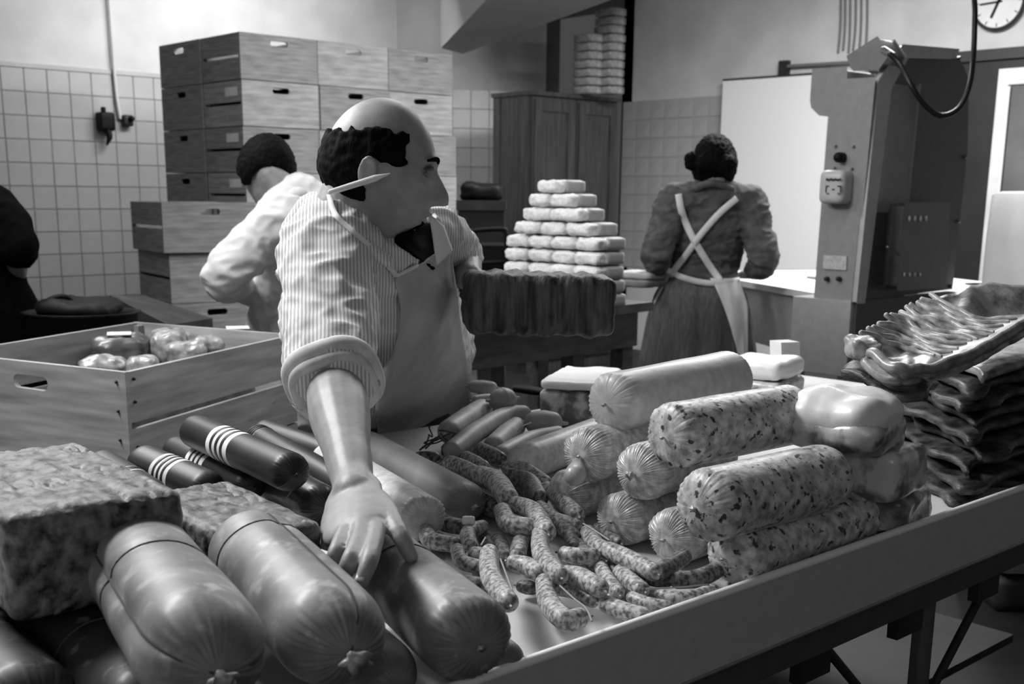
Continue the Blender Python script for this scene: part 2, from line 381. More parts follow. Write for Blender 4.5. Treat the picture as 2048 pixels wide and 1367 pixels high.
# ---------------------------------------------------------------- wardrobe in the alcove and the bundles on top
wc = D(1063, 182, 9.0); wx1 = YP(1238, 193, wc.y).x; wy1 = wc.y + .42; wz = 2.095
r_ = empty('wardrobe', V(wc.x, wc.y, 0), 'tall dark wooden wardrobe standing in the alcove', 'wardrobe')
mk('carcass', bx(wc.x, wx1, wc.y + .02, wy1, .08, wz - .03), dark_wood, r_, smooth=False)
mk('top_board', bx(wc.x - .015, wx1 + .01, wc.y - .015, wy1 + .01, wz - .03, wz), dark_wood, r_, smooth=False)
mk('plinth', bx(wc.x + .01, wx1 - .01, wc.y + .03, wy1 - .01, .001, .08), dark_wood, r_, smooth=False)
mid = (wc.x + wx1) / 2
for a, b in ((wc.x + .01, mid - .004), (mid + .004, wx1 - .01)):
    d_ = mk('door', bx(a, b, wc.y, wc.y + .018, .1, wz - .04), dark_wood, r_, smooth=False)
    for (x0, x1, z0, z1) in ((a + .02, a + .09, .12, wz - .06), (b - .09, b - .02, .12, wz - .06), (a + .09, b - .09, wz - .14, wz - .06), (a + .09, b - .09, 1.0, 1.08), (a + .09, b - .09, .12, .2)):
        mk('panel_frame', bx(x0, x1, wc.y - .012, wc.y, z0, z1), dark_wood, d_, smooth=False)
for (y0, y1) in ((wc.y + .03, wc.y + .1), (wy1 - .08, wy1 - .01)):
    mk('side_frame', bx(wc.x - .01, wc.x, y0, y1, .1, wz - .04), dark_wood, r_, smooth=False)
bundm = mat('bundle_paper', .42, .58, scale=30, rough=.8)
for ci, (pxc, y0, n) in enumerate(((1176, 75, 7), (1217, 25, 10))):
    cpos = D(pxc, 180, 9.35)
    for k in range(n):
        o = mk('paper_bundle', rbox(V(cpos.x + rnd.uniform(-.006, .006), cpos.y, wz + .031 + k * .062), V(1, 0, 0), V(0, 1, 0), V(0, 0, 1), .07, .1, .0295, .012, 4), bundm)
        tag(o, f'grey paper bundle on the wardrobe, {["first","second","third","fourth","fifth","sixth","seventh","eighth","ninth","tenth"][k]} from below in the {"left" if ci == 0 else "right"} stack', 'bundle', 'paper bundles stacked on the wardrobe')
# trolley with dark tubs behind the table
tc_ = D(960, 455, 6.6)
r_ = empty('tub_rack', V(tc_.x, tc_.y, 0), 'dark low rack of tubs standing left of the wardrobe', 'rack')
def Bx(px0, py0, px1, py1, d, dep):  # block facing the camera direction, from picture rectangle at depth d
    a = D(px0, py1, d); b = D(px1, py1, d); h = D(px0, py0, d).z - a.z; return hexa(V(a.x, a.y, a.z), V(b.x - a.x, b.y - a.y, 0), FW * dep, V(0, 0, h))
a0 = D(915, 520, 6.6)
mk('rack_body', Bx(916, 420, 1008, 520, 6.6, .4), mat('rack_dark', .08, .12, scale=8, rough=.5), r_, smooth=False)
mk('rack_top', Bx(912, 400, 1012, 420, 6.58, .44), dark, r_, smooth=False)
a = D(916, 520, 6.6); b = D(1008, 520, 6.6)
for p in (a, b, a + FW * .36, b + FW * .36): mk('leg', tube([V(p.x, p.y, p.z + .01), V(p.x, p.y, .012)], .012, 8, 2), dark, r_)
o = mk('dark_bundle', rbox(D(965, 388, 6.75) + V(0, 0, .0), RT, FW, UP, .115, .1, .045, .03, 8, lambda p, n: .018 * nz(p, 14)), blackm); o.location.z += .012; tag(o, 'dark heaped cloth bundle on top of the tub rack', 'bundle')
r_ = empty('hand_cart', D(960, 530, 5.9) * 1, 'tubular hand rail cart behind the left end of the long table', 'cart')
r_.location.z = 0
k_ = [D(918, 522, 5.9), D(918, 480, 5.9), D(932, 464, 5.9), D(1000, 458, 5.9), D(1012, 468, 5.9), D(1012, 520, 5.9)]
mk('rail', tube(k_, .012, 8, 40), blackm, r_); mk('rail', tube([D(928, 528, 5.9), D(1060, 520, 5.9)], .01, 8, 4), blackm, r_)
mk('cart_body', Bx(915, 490, 1015, 640, 5.95, .4), blackm, r_, smooth=False)
for px in (925, 1005): q = D(px, 640, 6.0); mk('leg', tube([q + V(0, 0, .02), V(q.x, q.y, .012)], .012, 8, 2), blackm, r_)

# ---------------------------------------------------------------- clock, wires and rail on the right wall
X = WR_X; c = XP(1999, 4, X - .03); Yv = V(0, -1, 0); R0 = (XP(1999, 57, X - .03) - c).length * 1.02
r_ = empty('wall_clock', c, 'round white wall clock with dark hands at top right', 'clock')
def disc(c, R, th, n=48, r0=0): 
    pts = [c + Yv * R * math.cos(2 * math.pi * k / n) + V(0, 0, R * math.sin(2 * math.pi * k / n)) for k in range(n)]
    return prism(pts, V(-th, 0, 0))
mk('dial', disc(c, R0 * .97, .012), white, r_, smooth='auto')
rim = [c + V(-.012, 0, 0) + Yv * R0 * math.cos(2 * math.pi * k / 48) + V(0, 0, R0 * math.sin(2 * math.pi * k / 48)) for k in range(49)]
mk('rim', tube(rim, .011, 8, 48, cap=False), dark, r_)
for k in range(12):
    a = math.radians(90 - 30 * k); d1 = Yv * math.cos(a) + V(0, 0, math.sin(a)); tn = Yv * -math.sin(a) + V(0, 0, math.cos(a))
    mk('hour_mark', hexa(c + V(-.0125, 0, 0) + d1 * R0 * .78 - tn * .003, d1 * R0 * .13, tn * .006, V(-.002, 0, 0)), blackm, r_, smooth=False)
for nm, ang, ln, wd in (('hour_hand', -113, .62, .009), ('minute_hand', 183, .74, .006)):
    a = math.radians(ang); d1 = Yv * math.cos(a) + V(0, 0, math.sin(a)); tn = Yv * -math.sin(a) + V(0, 0, math.cos(a))
    mk(nm, hexa(c + V(-.015, 0, 0) - d1 * R0 * .15 - tn * wd, d1 * R0 * (ln + .15), tn * wd * 2, V(-.003, 0, 0)), blackm, r_, smooth=False)
wire = mat('wire_grey', .42, rough=.6)
for k, px in enumerate((1681, 1690, 1700, 1711, 1722, 1734)):
    o = mk('wall_wire', tube([XP(px, -90, X - .02), XP(px, 40, X - .02), XP(px - 5 + (k % 3), 104 - 5 * (k % 2), X - .02)], .008, 6, 8), wire)
    tag(o, ['leftmost', 'second from the left', 'third from the left', 'fourth from the left', 'fifth from the left', 'rightmost'][k] + ' of the six thin wires above the tall machine', 'wire', 'wires above the tall machine')
o = mk('wall_rail', tube([XP(1573, 133, X - .035), XP(1640, 129, X - .035), XP(1760, 122, X - .035)], .014, 8, 6), wire); tag(o, 'thin horizontal rail on the wall over the white board', 'rail')
o = mk('rail_bracket', bx(X - .05, X, XP(1577, 128, X).y - .02, XP(1569, 128, X).y + .02, XP(1572, 157, X).z, XP(1572, 122, X).z), dark, smooth=False); tag(o, 'short dark bracket standing above the white board', 'bracket')
# white board
b0 = XP(1446, 162, X - .1); b1 = XP(1660, 150, X - .1)
r_ = empty('white_board', V(X - .1, b0.y, .7), 'large plain white board fixed to the wall behind the woman', 'board')
mk('board_face', prism([V(X - .1, b0.y, .55), V(X - .1, b1.y, .55), V(X - .1, b1.y, b1.z + .01), V(X - .1, b0.y, b0.z)], V(.06, 0, 0)), mat('white_board', .93, rough=.5), r_, smooth=False)
mk('top_edge', prism([V(X - .105, b0.y, b0.z), V(X - .105, b1.y, b1.z + .01), V(X - .105, b1.y, b1.z + .025), V(X - .105, b0.y, b0.z + .015)], V(.07, 0, 0)), dark, r_, smooth=False)
mk('mounting_batten', bx(X - .04, X, b1.y, b0.y, 1.9, 1.98), dark, r_, smooth=False)
# doorway at the far right
lz = XP(1900, 108, X).z; ly = XP(1752, 118, X).y
r_ = empty('door_1', V(X, 3.6, 0), None, None, None, 'structure')
mk('door_case', bx(X - .06, X + .01, 3.0, ly, 0, lz), mat('door_dark', .12, .15, scale=4, rough=.5), r_, smooth=False)
mk('lintel', bx(X - .09, X - .06, 3.0, ly, lz - .07, lz), mat('door_dark2', .2, rough=.5), r_, smooth=False)
Xd = X - .35
dl = [XP(1998, 140, Xd), XP(1962, 570, Xd)]
y1 = XP(1998, 140, Xd).y; zt = XP(1998, 138, Xd).z
lf = mk('door_leaf_frame', join(bx(Xd, Xd + .04, y1 - .07, y1, .01, zt), bx(Xd, Xd + .04, y1 - .9, y1 - .07, zt - .1, zt), bx(Xd, Xd + .04, y1 - .9, y1 - .07, .01, 1.0)), mat('door_paint', .72, .78, scale=6, rough=.5), r_, smooth=False)
mk('glass_pane', bx(Xd + .015, Xd + .025, y1 - .9, y1 - .068, 1.0, zt - .1), glassy, r_, smooth=False)
mk('inner_bead', bx(Xd - .01, Xd, y1 - .09, y1 - .075, 1.0, zt - .11), plaster, r_, smooth=False)
# pale rounded cabinet at right edge
c = D(2085, 520, 3.9)
r_ = empty('pale_cabinet', V(c.x, c.y, 0), 'pale rounded cabinet at the right edge behind the ribs', 'cabinet')
mk('body', rbox(V(c.x, c.y, .75), RT, FW, UP, .125, .2, .62, .03, 8), mat('pale_enamel', .74, .8, scale=4, rough=.5), r_)
mk('foot', rbox(V(c.x, c.y, .06), RT, FW, UP, .11, .18, .06, .01, 4), dark, r_)

# ---------------------------------------------------------------- long table with the white packs
TT = .93
ta, tb = G(900, 647, TT), G(1330, 601, TT); td = (tb - ta); td.z = 0; td.normalize(); tn_ = V(-td.y, td.x, 0)
r_ = empty('long_table', V(ta.x, ta.y, 0), 'long worn wooden table behind the bald man carrying the white packs', 'table')
ta2 = ta + td * .1; TL = (G(1302, 603, TT) - ta2).length
mk('table_top', hexa(V(ta2.x, ta2.y, TT - .035), td * TL, tn_ * .6, V(0, 0, .035)), table_wood, r_, smooth=False)
mk('front_rail', hexa(V(ta2.x, ta2.y, TT - .175) + tn_ * .04 + td * .05, td * (TL - .1), tn_ * .025, V(0, 0, .139)), table_wood, r_, smooth=False)
mk('back_rail', hexa(V(ta2.x, ta2.y, TT - .175) + tn_ * .56 + td * .05, td * (TL - .1), tn_ * .025, V(0, 0, .139)), table_wood, r_, smooth=False)
lp = D(1075, 700, 4.6); ll = (lp - ta2).dot(td)
for s_, q in ((.1, .06), (ll, .07), (TL - .12, .06), (.1, .5), (ll, .49), (TL - .12, .5)):
    p = ta2 + td * s_ + tn_ * q; mk('leg', hexa(V(p.x, p.y, .001), td * .07, tn_ * .06, V(0, 0, TT - .177)), table_wood, r_, smooth=False)
o = mk('paper_sheet', hexa(G(905, 640, TT + .0012), td * .12, tn_ * .3, V(0, 0, .002)), paper, smooth=False); tag(o, 'white paper sheet on the long table just right of the bald man', 'paper')
# pyramid of packs
cor = G(1199, 618, TT); NR = 9; RH = (1.405 - TT - .002) / NR
rows = [(1117, 1075, 1174, .20), (1142, 1057, 1195, .13), (1164, 1042, 1215, .08), (1181, 1030, 1237, .04)] + [(1199, 1010, 1253, 0)] * 5
for k in range(NR):
    z = TT + .001 + RH * (NR - 1 - k) + RH / 2; pc, pl, pr, dd = rows[k]
    yy = 618 - 25.6 * (NR - 1 - k) - 12
    c0 = D(pc, yy, cor.dot(FW) + dd); xr = YP(pr, yy, c0.y).x; yl = XP(pl, yy, c0.x).y
    n = max(1, round((yl - c0.y) / .14)); wy = (yl - c0.y) / n; lx = max(.12, (xr - c0.x))
    for i in range(n):
        cy_ = c0.y + wy * (i + .5); jx = rnd.uniform(-.008, .008) if 0 < k else 0
        ttl = ['top row', 'second row', 'third row', 'fourth row', 'fifth row', 'sixth row', 'seventh row', 'eighth row', 'bottom row'][k]
        pos = ('only pack' if n == 1 else ['rightmost', 'second from the right', 'third from the right', 'fourth from the right', 'fifth from the right', 'sixth from the right'][i])
        pr_ = empty('wrapped_pack', V(c0.x + lx / 2 + jx, cy_, z - RH / 2), f'white paper pack, {pos} in the {ttl} of the stepped pile' if n > 1 else f'white paper pack alone in the {ttl} of the stepped pile', 'pack', 'white packs in the stepped pile')
        so_ = rnd.random() * 9
        mk('pack_body', rbox(V(c0.x + lx / 2 + jx + .02, cy_, z), V(1, 0, 0), V(0, 1, 0), UP, lx / 2 - .02, wy / 2 - .002, RH / 2 - .0006, .014, 6), pack_shaded, pr_)
        mk('folded_end', rbox(V(c0.x + .03 + jx, cy_, z), V(1, 0, 0), V(0, 1, 0), UP, .045, wy / 2 - .0015, RH / 2 - .0008, .02, 8, lambda p, q: -.003 + .006 * nz(p + V(so_, 0, 0), 35)), crump, pr_)
# ---------------------------------------------------------------- work table and machine
T2 = TT
wt_ = r_ = empty('work_table', V(4.9, 3.6, 0), 'long bright topped table the woman is working at', 'table')
w0 = G(1648, 589, T2); w1 = G(1478, 560, T2); wd = (w1 - w0); wd.z = 0; wL = wd.length; wd.normalize(); wn = V(wd.y, -wd.x, 0)
if wn.dot(FW) < 0: wn = -wn
mk('table_top', hexa(V(w0.x, w0.y, T2 - .03), wd * (wL + .75), wn * 1.25, V(0, 0, .03)), mat('worktop', .80, .84, scale=4, rough=.5), r_, smooth=False)
mk('front_rail', hexa(V(w0.x, w0.y, T2 - .30) + wn * .03, wd * (wL + .72), wn * .03, V(0, 0, .269)), mach, r_, smooth=False)
for s_, q in ((.06, 1.15), (wL + .66, .08), (wL + .66, 1.15)):
    p = w0 + wd * s_ + wn * q; mk('leg', hexa(V(p.x, p.y, .001), wd * .05, wn * .05, V(0, 0, T2 - .033)), mach, r_, smooth=False)
c = w0 + wd * .62 + wn * .42
o = mk('cutting_board', hexa(V(c.x, c.y, T2 + .0012), wd * .38, wn * .26, V(0, 0, .012)), mat('board_grey', .42, .5, scale=8, rough=.6), smooth=False)
tag(o, 'grey cutting board lying on the white worktop right of the woman', 'board')
c = w0 + wd * .45 + wn * 1.08
o = mk('cleaver', rbox(V(c.x, c.y, T2 + .0065), RT, FW, UP, .07, .02, .005, .004, 4), dark); tag(o, 'dark flat tool at the back of the white worktop', 'tool')
for k, (px, py, h) in enumerate(((1308, 560, .0), (1306, 549, .036))):
    c = G(px - 26, 573, TT) + V(0, 0, .019 + h); 
    o = mk('folded_cloth', rbox(c + td * .02 * k, td, tn_, UP, .1 - .01 * k, .1, .017, .014, 8, lambda p, n: .004 * nz(p, 20)), mat('cloth_grey', .42, .5, scale=20, rough=.9) if k == 0 else mat('cloth_light', .66, .72, scale=20, rough=.9))
    tag(o, ('darker folded cloth under the light one, left of the woman' if k == 0 else 'light folded cloth on top of the small pile left of the woman'), 'cloth')
# machine
MC = D(1708, 600, 4.9); MX, MY = MC.x, MC.y
yb = XP(1590, 600, MX).y
r_ = empty('tall_machine', V(MX + .2, MY + .2, 0), 'tall grey enamelled machine column with side control boxes and cable', 'machine')
def yq(*pts): return [YP(px, py, MY) for px, py in pts]
def xq(*pts, x=None): return [XP(px, py, MX if x is None else x) for px, py in pts]
zb = MC.z
mk('base_block', bx(MX - .02, MX + .42, MY, yb, XP(1700, 754, MX).z, zb - .001), mach, wt_, smooth='auto', bevel=.006)
mk('base_side', bx(MX + .005, MX + .9, MY - .012, MY - .0005, XP(1700, 754, MX).z - .0, zb - .004), mach_d, wt_, smooth=False)
for (x, y) in ((MX, yb - .05), (MX + .02, MY + .03), (MX + .36, yb - .05), (MX + .36, MY + .03)):
    mk('leg', bx(x, x + .035, y, y + .035, .001, XP(1700, 754, MX).z), mach_l, wt_, smooth=False)
colz = XP(1755, 160, MX).z
mk('column', prism(xq((1704, 602), (1632, 590), (1660, 240), (1668, 180), (1678, 163), (1746, 160)), V(.36, 0, 0)), mach, r_, smooth='auto', bevel=.01)
pan = yq((1712, 602), (1905, 578), (1935, 300), (1938, 160), (1925, 125), (1905, 106), (1800, 103), (1785, 118), (1758, 165))
mk('side_panel', prism(pan, V(0, .03, 0)), mach_d, r_, smooth=False)
sh = [V(p.x + .012, p.y - .016, p.z) for p in pan]
mk('flange', prism([V(p.x, p.y, p.z) for p in yq((1703, 604), (1718, 603), (1771, 175), (1806, 113), (1902, 115), (1906, 101), (1794, 92), (1748, 160))], V(0, -.026, 0)), mach_l, r_, smooth='auto', bevel=.005)
mk('wheel_guard', prism(xq((1640, 226), (1626, 212), (1624, 200), (1628, 142), (1690, 139), (1690, 232), x=MX + .02), V(.22, 0, 0)), mach, r_, smooth='auto', bevel=.01)
cap_ = D(1738, 108, 4.86)
tb_ = rbox(D(1736, 112, 4.95), V(.55, .83, 0).normalized() * 1, V(.83, -.55, 0), UP, .085, .07, .035, .012, 6)
ux_ = (XP(1700, 118, MX) - XP(1757, 82, MX)).normalized()
mk('terminal_box', prism(xq((1696, 113), (1754, 76), (1776, 108), (1756, 137), (1708, 139), (1703, 133), x=MX + .03), V(.13, 0, 0)), mat('enamel_mid', .42, .46, scale=20, rough=.35), r_, smooth='auto', bevel=.006)
mk('cable_gland', tube([D(1768, 100, 4.75), D(1786, 112, 4.7)], .014, 12), steel, r_)
def bolt(p, n, r=.008, m=steel): mk('bolt', tube([p, p + n * .006], r, 8, 1), m, r_)
for px, py in ((1770, 168), (1769, 182), (1917, 116), (1753, 313), (1929, 314), (1741, 452), (1915, 442), (1726, 590), (1899, 572), (1812, 107)): bolt(YP(px, py, MY) + V(0, -.001, 0), V(0, -1, 0))
for px, py in ((1672, 292), (1708, 293), (1670, 336), (1705, 337)): bolt(XP(px, py, MX) - V(.002, 0, 0), V(-1, 0, 0), .006)
mk('round_knob', tube([XP(1685, 315, MX), XP(1685, 315, MX) - V(.03, 0, 0)], .021, 14), blackm, r_)
cb = XP(1681, 374, MX); s1 = XP(1651, 374, MX).y; s2_ = XP(1710, 374, MX).y
cbx = mk('switch_housing', rbox(V(MX - .03, (s1 + s2_) / 2, cb.z), V(1, 0, 0), V(0, 1, 0), UP, .045, abs(s1 - s2_) / 2 * .85, .068, .025, 8), mach_l, r_)
fx = MX - .0755
def xm(px, py): return XP(px, py, fx - .001)
mk('switch_marking', join(*[hexa(xm(1652 + i * 4.4, 361 + (i % 2)), xm(1655.4 + i * 4.4, 361) - xm(1652 + i * 4.4, 361), V(0, 0, .009), V(-.0015, 0, 0)) for i in range(7)],
    *[hexa(xm(a, b), xm(c2, b) - xm(a, b), V(0, 0, h), V(-.0015, 0, 0)) for a, b, c2, h in ((1651, 385, 1653, .028), (1653, 373, 1658, .004), (1653, 388, 1658, .004), (1680, 385, 1682, .028), (1675, 373, 1680, .004), (1675, 388, 1680, .004), (1664, 380, 1669, .005))]), blackm, r_, smooth=False)
mk('rating_plate', prism(xq((1648, 510), (1694, 512), (1693, 540), (1647, 537), x=MX - .003), V(-.004, 0, 0)), mat('plate', .66, .78, scale=60, rough=.3), r_, smooth=False)
for px in (1656, 1680): mk('push_knob', tube([XP(px, 557, MX), XP(px, 557, MX) - V(.015, 0, 0)], .01, 10), dark, r_)
kb = yq((1768, 573), (1862, 566), (1867, 411), (1782, 411))
sb = mk('vent_cover', prism([V(p.x, p.y, p.z) for p in kb], V(0, -.07, 0)), mat('cover_grey', .36, .4, scale=20, rough=.4), r_, smooth='auto', bevel=.014)
H_ = math.pi
holem = mat('lamp_hole', .92, rough=.3)
for k in range(4):
    for (px, py, rr) in ((1818 + k * 11.2, 437, .0095), (1808 + k * 10.5, 549, .007)):
        p = YP(px, py, MY - .0705); mk('vent_louvre', prism([p + V(math.cos(2 * H_ * q / 16) * rr * .75, 0, math.sin(2 * H_ * q / 16) * rr * 1.25) for q in range(16)], V(0, -.003, 0)), holem, sb)
mk('latch_screw', tube([YP(1778, 494, MY - .03), YP(1775, 494, MY - .05)], .007, 8), steel, sb)
cab = [D(1780, 108, 4.68), D(1800, 128, 4.66), D(1822, 170, 4.6), D(1848, 208, 4.6), D(1882, 231, 4.6), D(1918, 216, 4.6), D(1939, 170, 4.62), D(1947, 110, 4.7), D(1950, 30, 4.75), D(1953, -80, 4.8)]
top = cab[-1]; cab.append(V(top.x, top.y, CEIL - .02))
o = mk('power_cable', tube(cab, .0105, 8, 70), rubber, r_)
mk('ceiling_rose', tube([V(top.x, top.y, CEIL - .05), V(top.x, top.y, CEIL - .002)], .05, 16, 2, cap=False), dark, r_)
# dark bench and basket at left
r_ = empty('dark_bench', D(320, 615, 4.6), 'dark sloping bench top left of the short crate pile', 'bench'); r_.location.z = 0
q0, q1, q2_, q3 = D(222, 598, 4.4), D(330, 640, 4.3), D(430, 622, 5.0), D(290, 585, 5.1)
zz = (q0.z + q1.z) / 2
mk('bench_top', prism([D(219, 590, 4.4), D(338, 650, 4.3), D(425, 636, 4.75), D(288, 590, 4.9)], V(0, 0, -.045)), mat('bench_dark', .16, .24, scale=8, rough=.5), r_, smooth=False)
for p in (D(240, 604, 4.45), D(330, 644, 4.38), D(400, 634, 4.7), D(300, 602, 4.8)): mk('leg', bx(p.x - .02, p.x + .02, p.y - .02, p.y + .02, .001, p.z - .045), dark, r_, smooth=False)
r_ = empty('black_tub', D(150, 660, 3.9), 'black tub with bow handle at the left by the tiled wall', 'tub'); c = r_.location.copy()
tb2 = [D(75, 640, 3.9), D(250, 640, 4.1)]
c = (tb2[0] + tb2[1]) / 2; zt = D(150, 622, 4.0).z; r_.location = V(c.x, c.y, 0)
n = 24; rg = []
for (rr, z) in ((.17, .25), (.2, zt - .01), (.215, zt), (.2, zt), (.185, zt - .02), (.15, .28)): rg.append([V(c.x, c.y, 0) + RT * rr * .92 * math.cos(2 * math.pi * k / n) + FW * rr * .8 * math.sin(2 * math.pi * k / n) + V(0, 0, z) for k in range(n)])
vs = sum(rg, []); fs = [(i * n + k, i * n + (k + 1) % n, (i + 1) * n + (k + 1) % n, (i + 1) * n + k) for i in range(5) for k in range(n)] + [tuple(range(n)), tuple(range(5 * n, 6 * n))]
mk('tub_wall', (vs, fs), blackm, r_)
mk('tub_stand', tube([V(c.x, c.y, .02), V(c.x, c.y, .25)], .13, 16, 2, cap=False), dark, r_)
mk('bow_handle', tube([D(85, 640, 3.98), D(92, 605, 3.98), D(125, 592, 4.0), D(148, 606, 4.02), D(153, 640, 4.04)], .009, 8, 24), blackm, r_)
o = mk('dark_cloth', rbox(V(c.x, c.y, zt + .01), RT, FW, UP, .125, .10, .03, .028, 8, lambda p, n: .015 * nz(p, 12)), blackm); tag(o, 'dark bundled cloth filling the black tub', 'cloth')

# ---------------------------------------------------------------- display counter
CT = .85; LZ = .88; LY = G(1450, 1179, LZ).y; CX0, CX1, CYF = -1.0, 2.86, 1.97
r_ = empty('display_counter', V(1.2, LY, 0), 'long display counter with metal front panel and bright polished lip', 'counter')
mk('tray', bx(CX0, CX1, LY + .004, CYF, CT - .02, CT), traym, r_, smooth=False)
mk('front_panel', bx(CX0, CX1, LY - .004, LY + .004, LZ - .098, LZ - .006), apron_steel, r_, smooth=False)
mk('lip', tube([V(CX0, LY, LZ - .003), V(CX1, LY, LZ - .003)], .0062, 8, 2), lipm, r_)
mk('panel_hem', tube([V(CX0, LY - .003, LZ - .099), V(CX1, LY - .003, LZ - .099)], .0035, 8, 2), steel, r_)
mk('lower_rail', bx(CX0, CX1, LY + .012, LY + .03, LZ - .15, LZ - .104), mat('rail_dark', .26, .3, scale=30, rough=.5), r_, smooth=False)
mk('back_rail', bx(CX0, CX1, CYF - .03, CYF, LZ - .15, CT - .021), dark, r_, smooth=False)
for k in range(9):
    x = .55 + k * .26; mk('bracket', bx(x, x + .075, LY + .032, LY + .05, LZ - .2, LZ - .12), dark, r_, smooth=False)
mk('lower_shelf', bx(CX0 + .1, CX1 - .1, LY + .35, CYF - .1, .28, .30), dark, r_, smooth=False)
lg = G(1992, 1120, .8).x
for x in (-.7, lg, CX1 - .1):
    for y in (LY + .06, CYF - .06):
        mk('leg', tube([V(x, y, .012), V(x, y, LZ - .12)], .017, 12, 2), mat('leg_metal', .36, .4, scale=30, rough=.35, metal=.4), r_)
for x, s_ in ((lg, 1), (lg, -1)):
    mk('brace', tube([V(x, LY + .075, .45), V(x + s_ * .32, LY + .075, LZ - .14)], .008, 8, 2), dark, r_)
    mk('brace', tube([V(x, LY + .075, .45), V(x + s_ * .32, LY + .075, .2)], .008, 8, 2), dark, r_)
o = mk('paper_sheet', prism([G(880, 1215, CT + .001), G(1010, 1330, CT + .001), V(G(1250, 1248, CT).x, LY + .012, CT + .001), G(1180, 1120, CT + .001), G(900, 1040, CT + .001)], V(0, 0, .0012)), mat('butcher_paper', .84, .9, scale=8, rough=.7), smooth=False)
tag(o, 'light paper sheet under the mottled links at the front of the counter', 'paper')

# ---------------------------------------------------------------- casing sausages
mort = mat('mortadella_casing', .42, .56, scale=18, lo=.38, hi=.62, rough=.52, coat=.12, bump=.12, bscale=60, spots=(36, .585, .72, .70))
mort_d = mat('mortadella_dark', .16, .27, scale=20, rough=.55, coat=.1, spots=(38, .62, .70, .45))
pate = mat('mottled_casing', .54, .86, scale=70, lo=.34, hi=.66, rough=.45, coat=.15, spots=(85, .58, .64, .24), bump=.2, bscale=130)
plain = mat('plain_casing', .72, .80, scale=60, rough=.45, coat=.2, bump=.1, bscale=120)
cell = mat('cellophane_casing', .60, .86, scale=90, lo=.35, hi=.65, rough=.35, coat=.4, bump=.35, bscale=70)
smooth_c = mat('smooth_grey_casing', .44, .5, scale=20, rough=.55, coat=.08)
light_c = mat('light_casing', .72, .84, scale=80, rough=.5, coat=.1, bump=.2)
black_c = mat('black_casing', .10, .15, scale=20, rough=.5, coat=.08)
string_m = mat('string', .62, rough=.9)
string_d = mat('string_dark', .30, rough=.9)
tuft_m = mat('casing_end', .62, .74, scale=50, rough=.4, coat=.4)
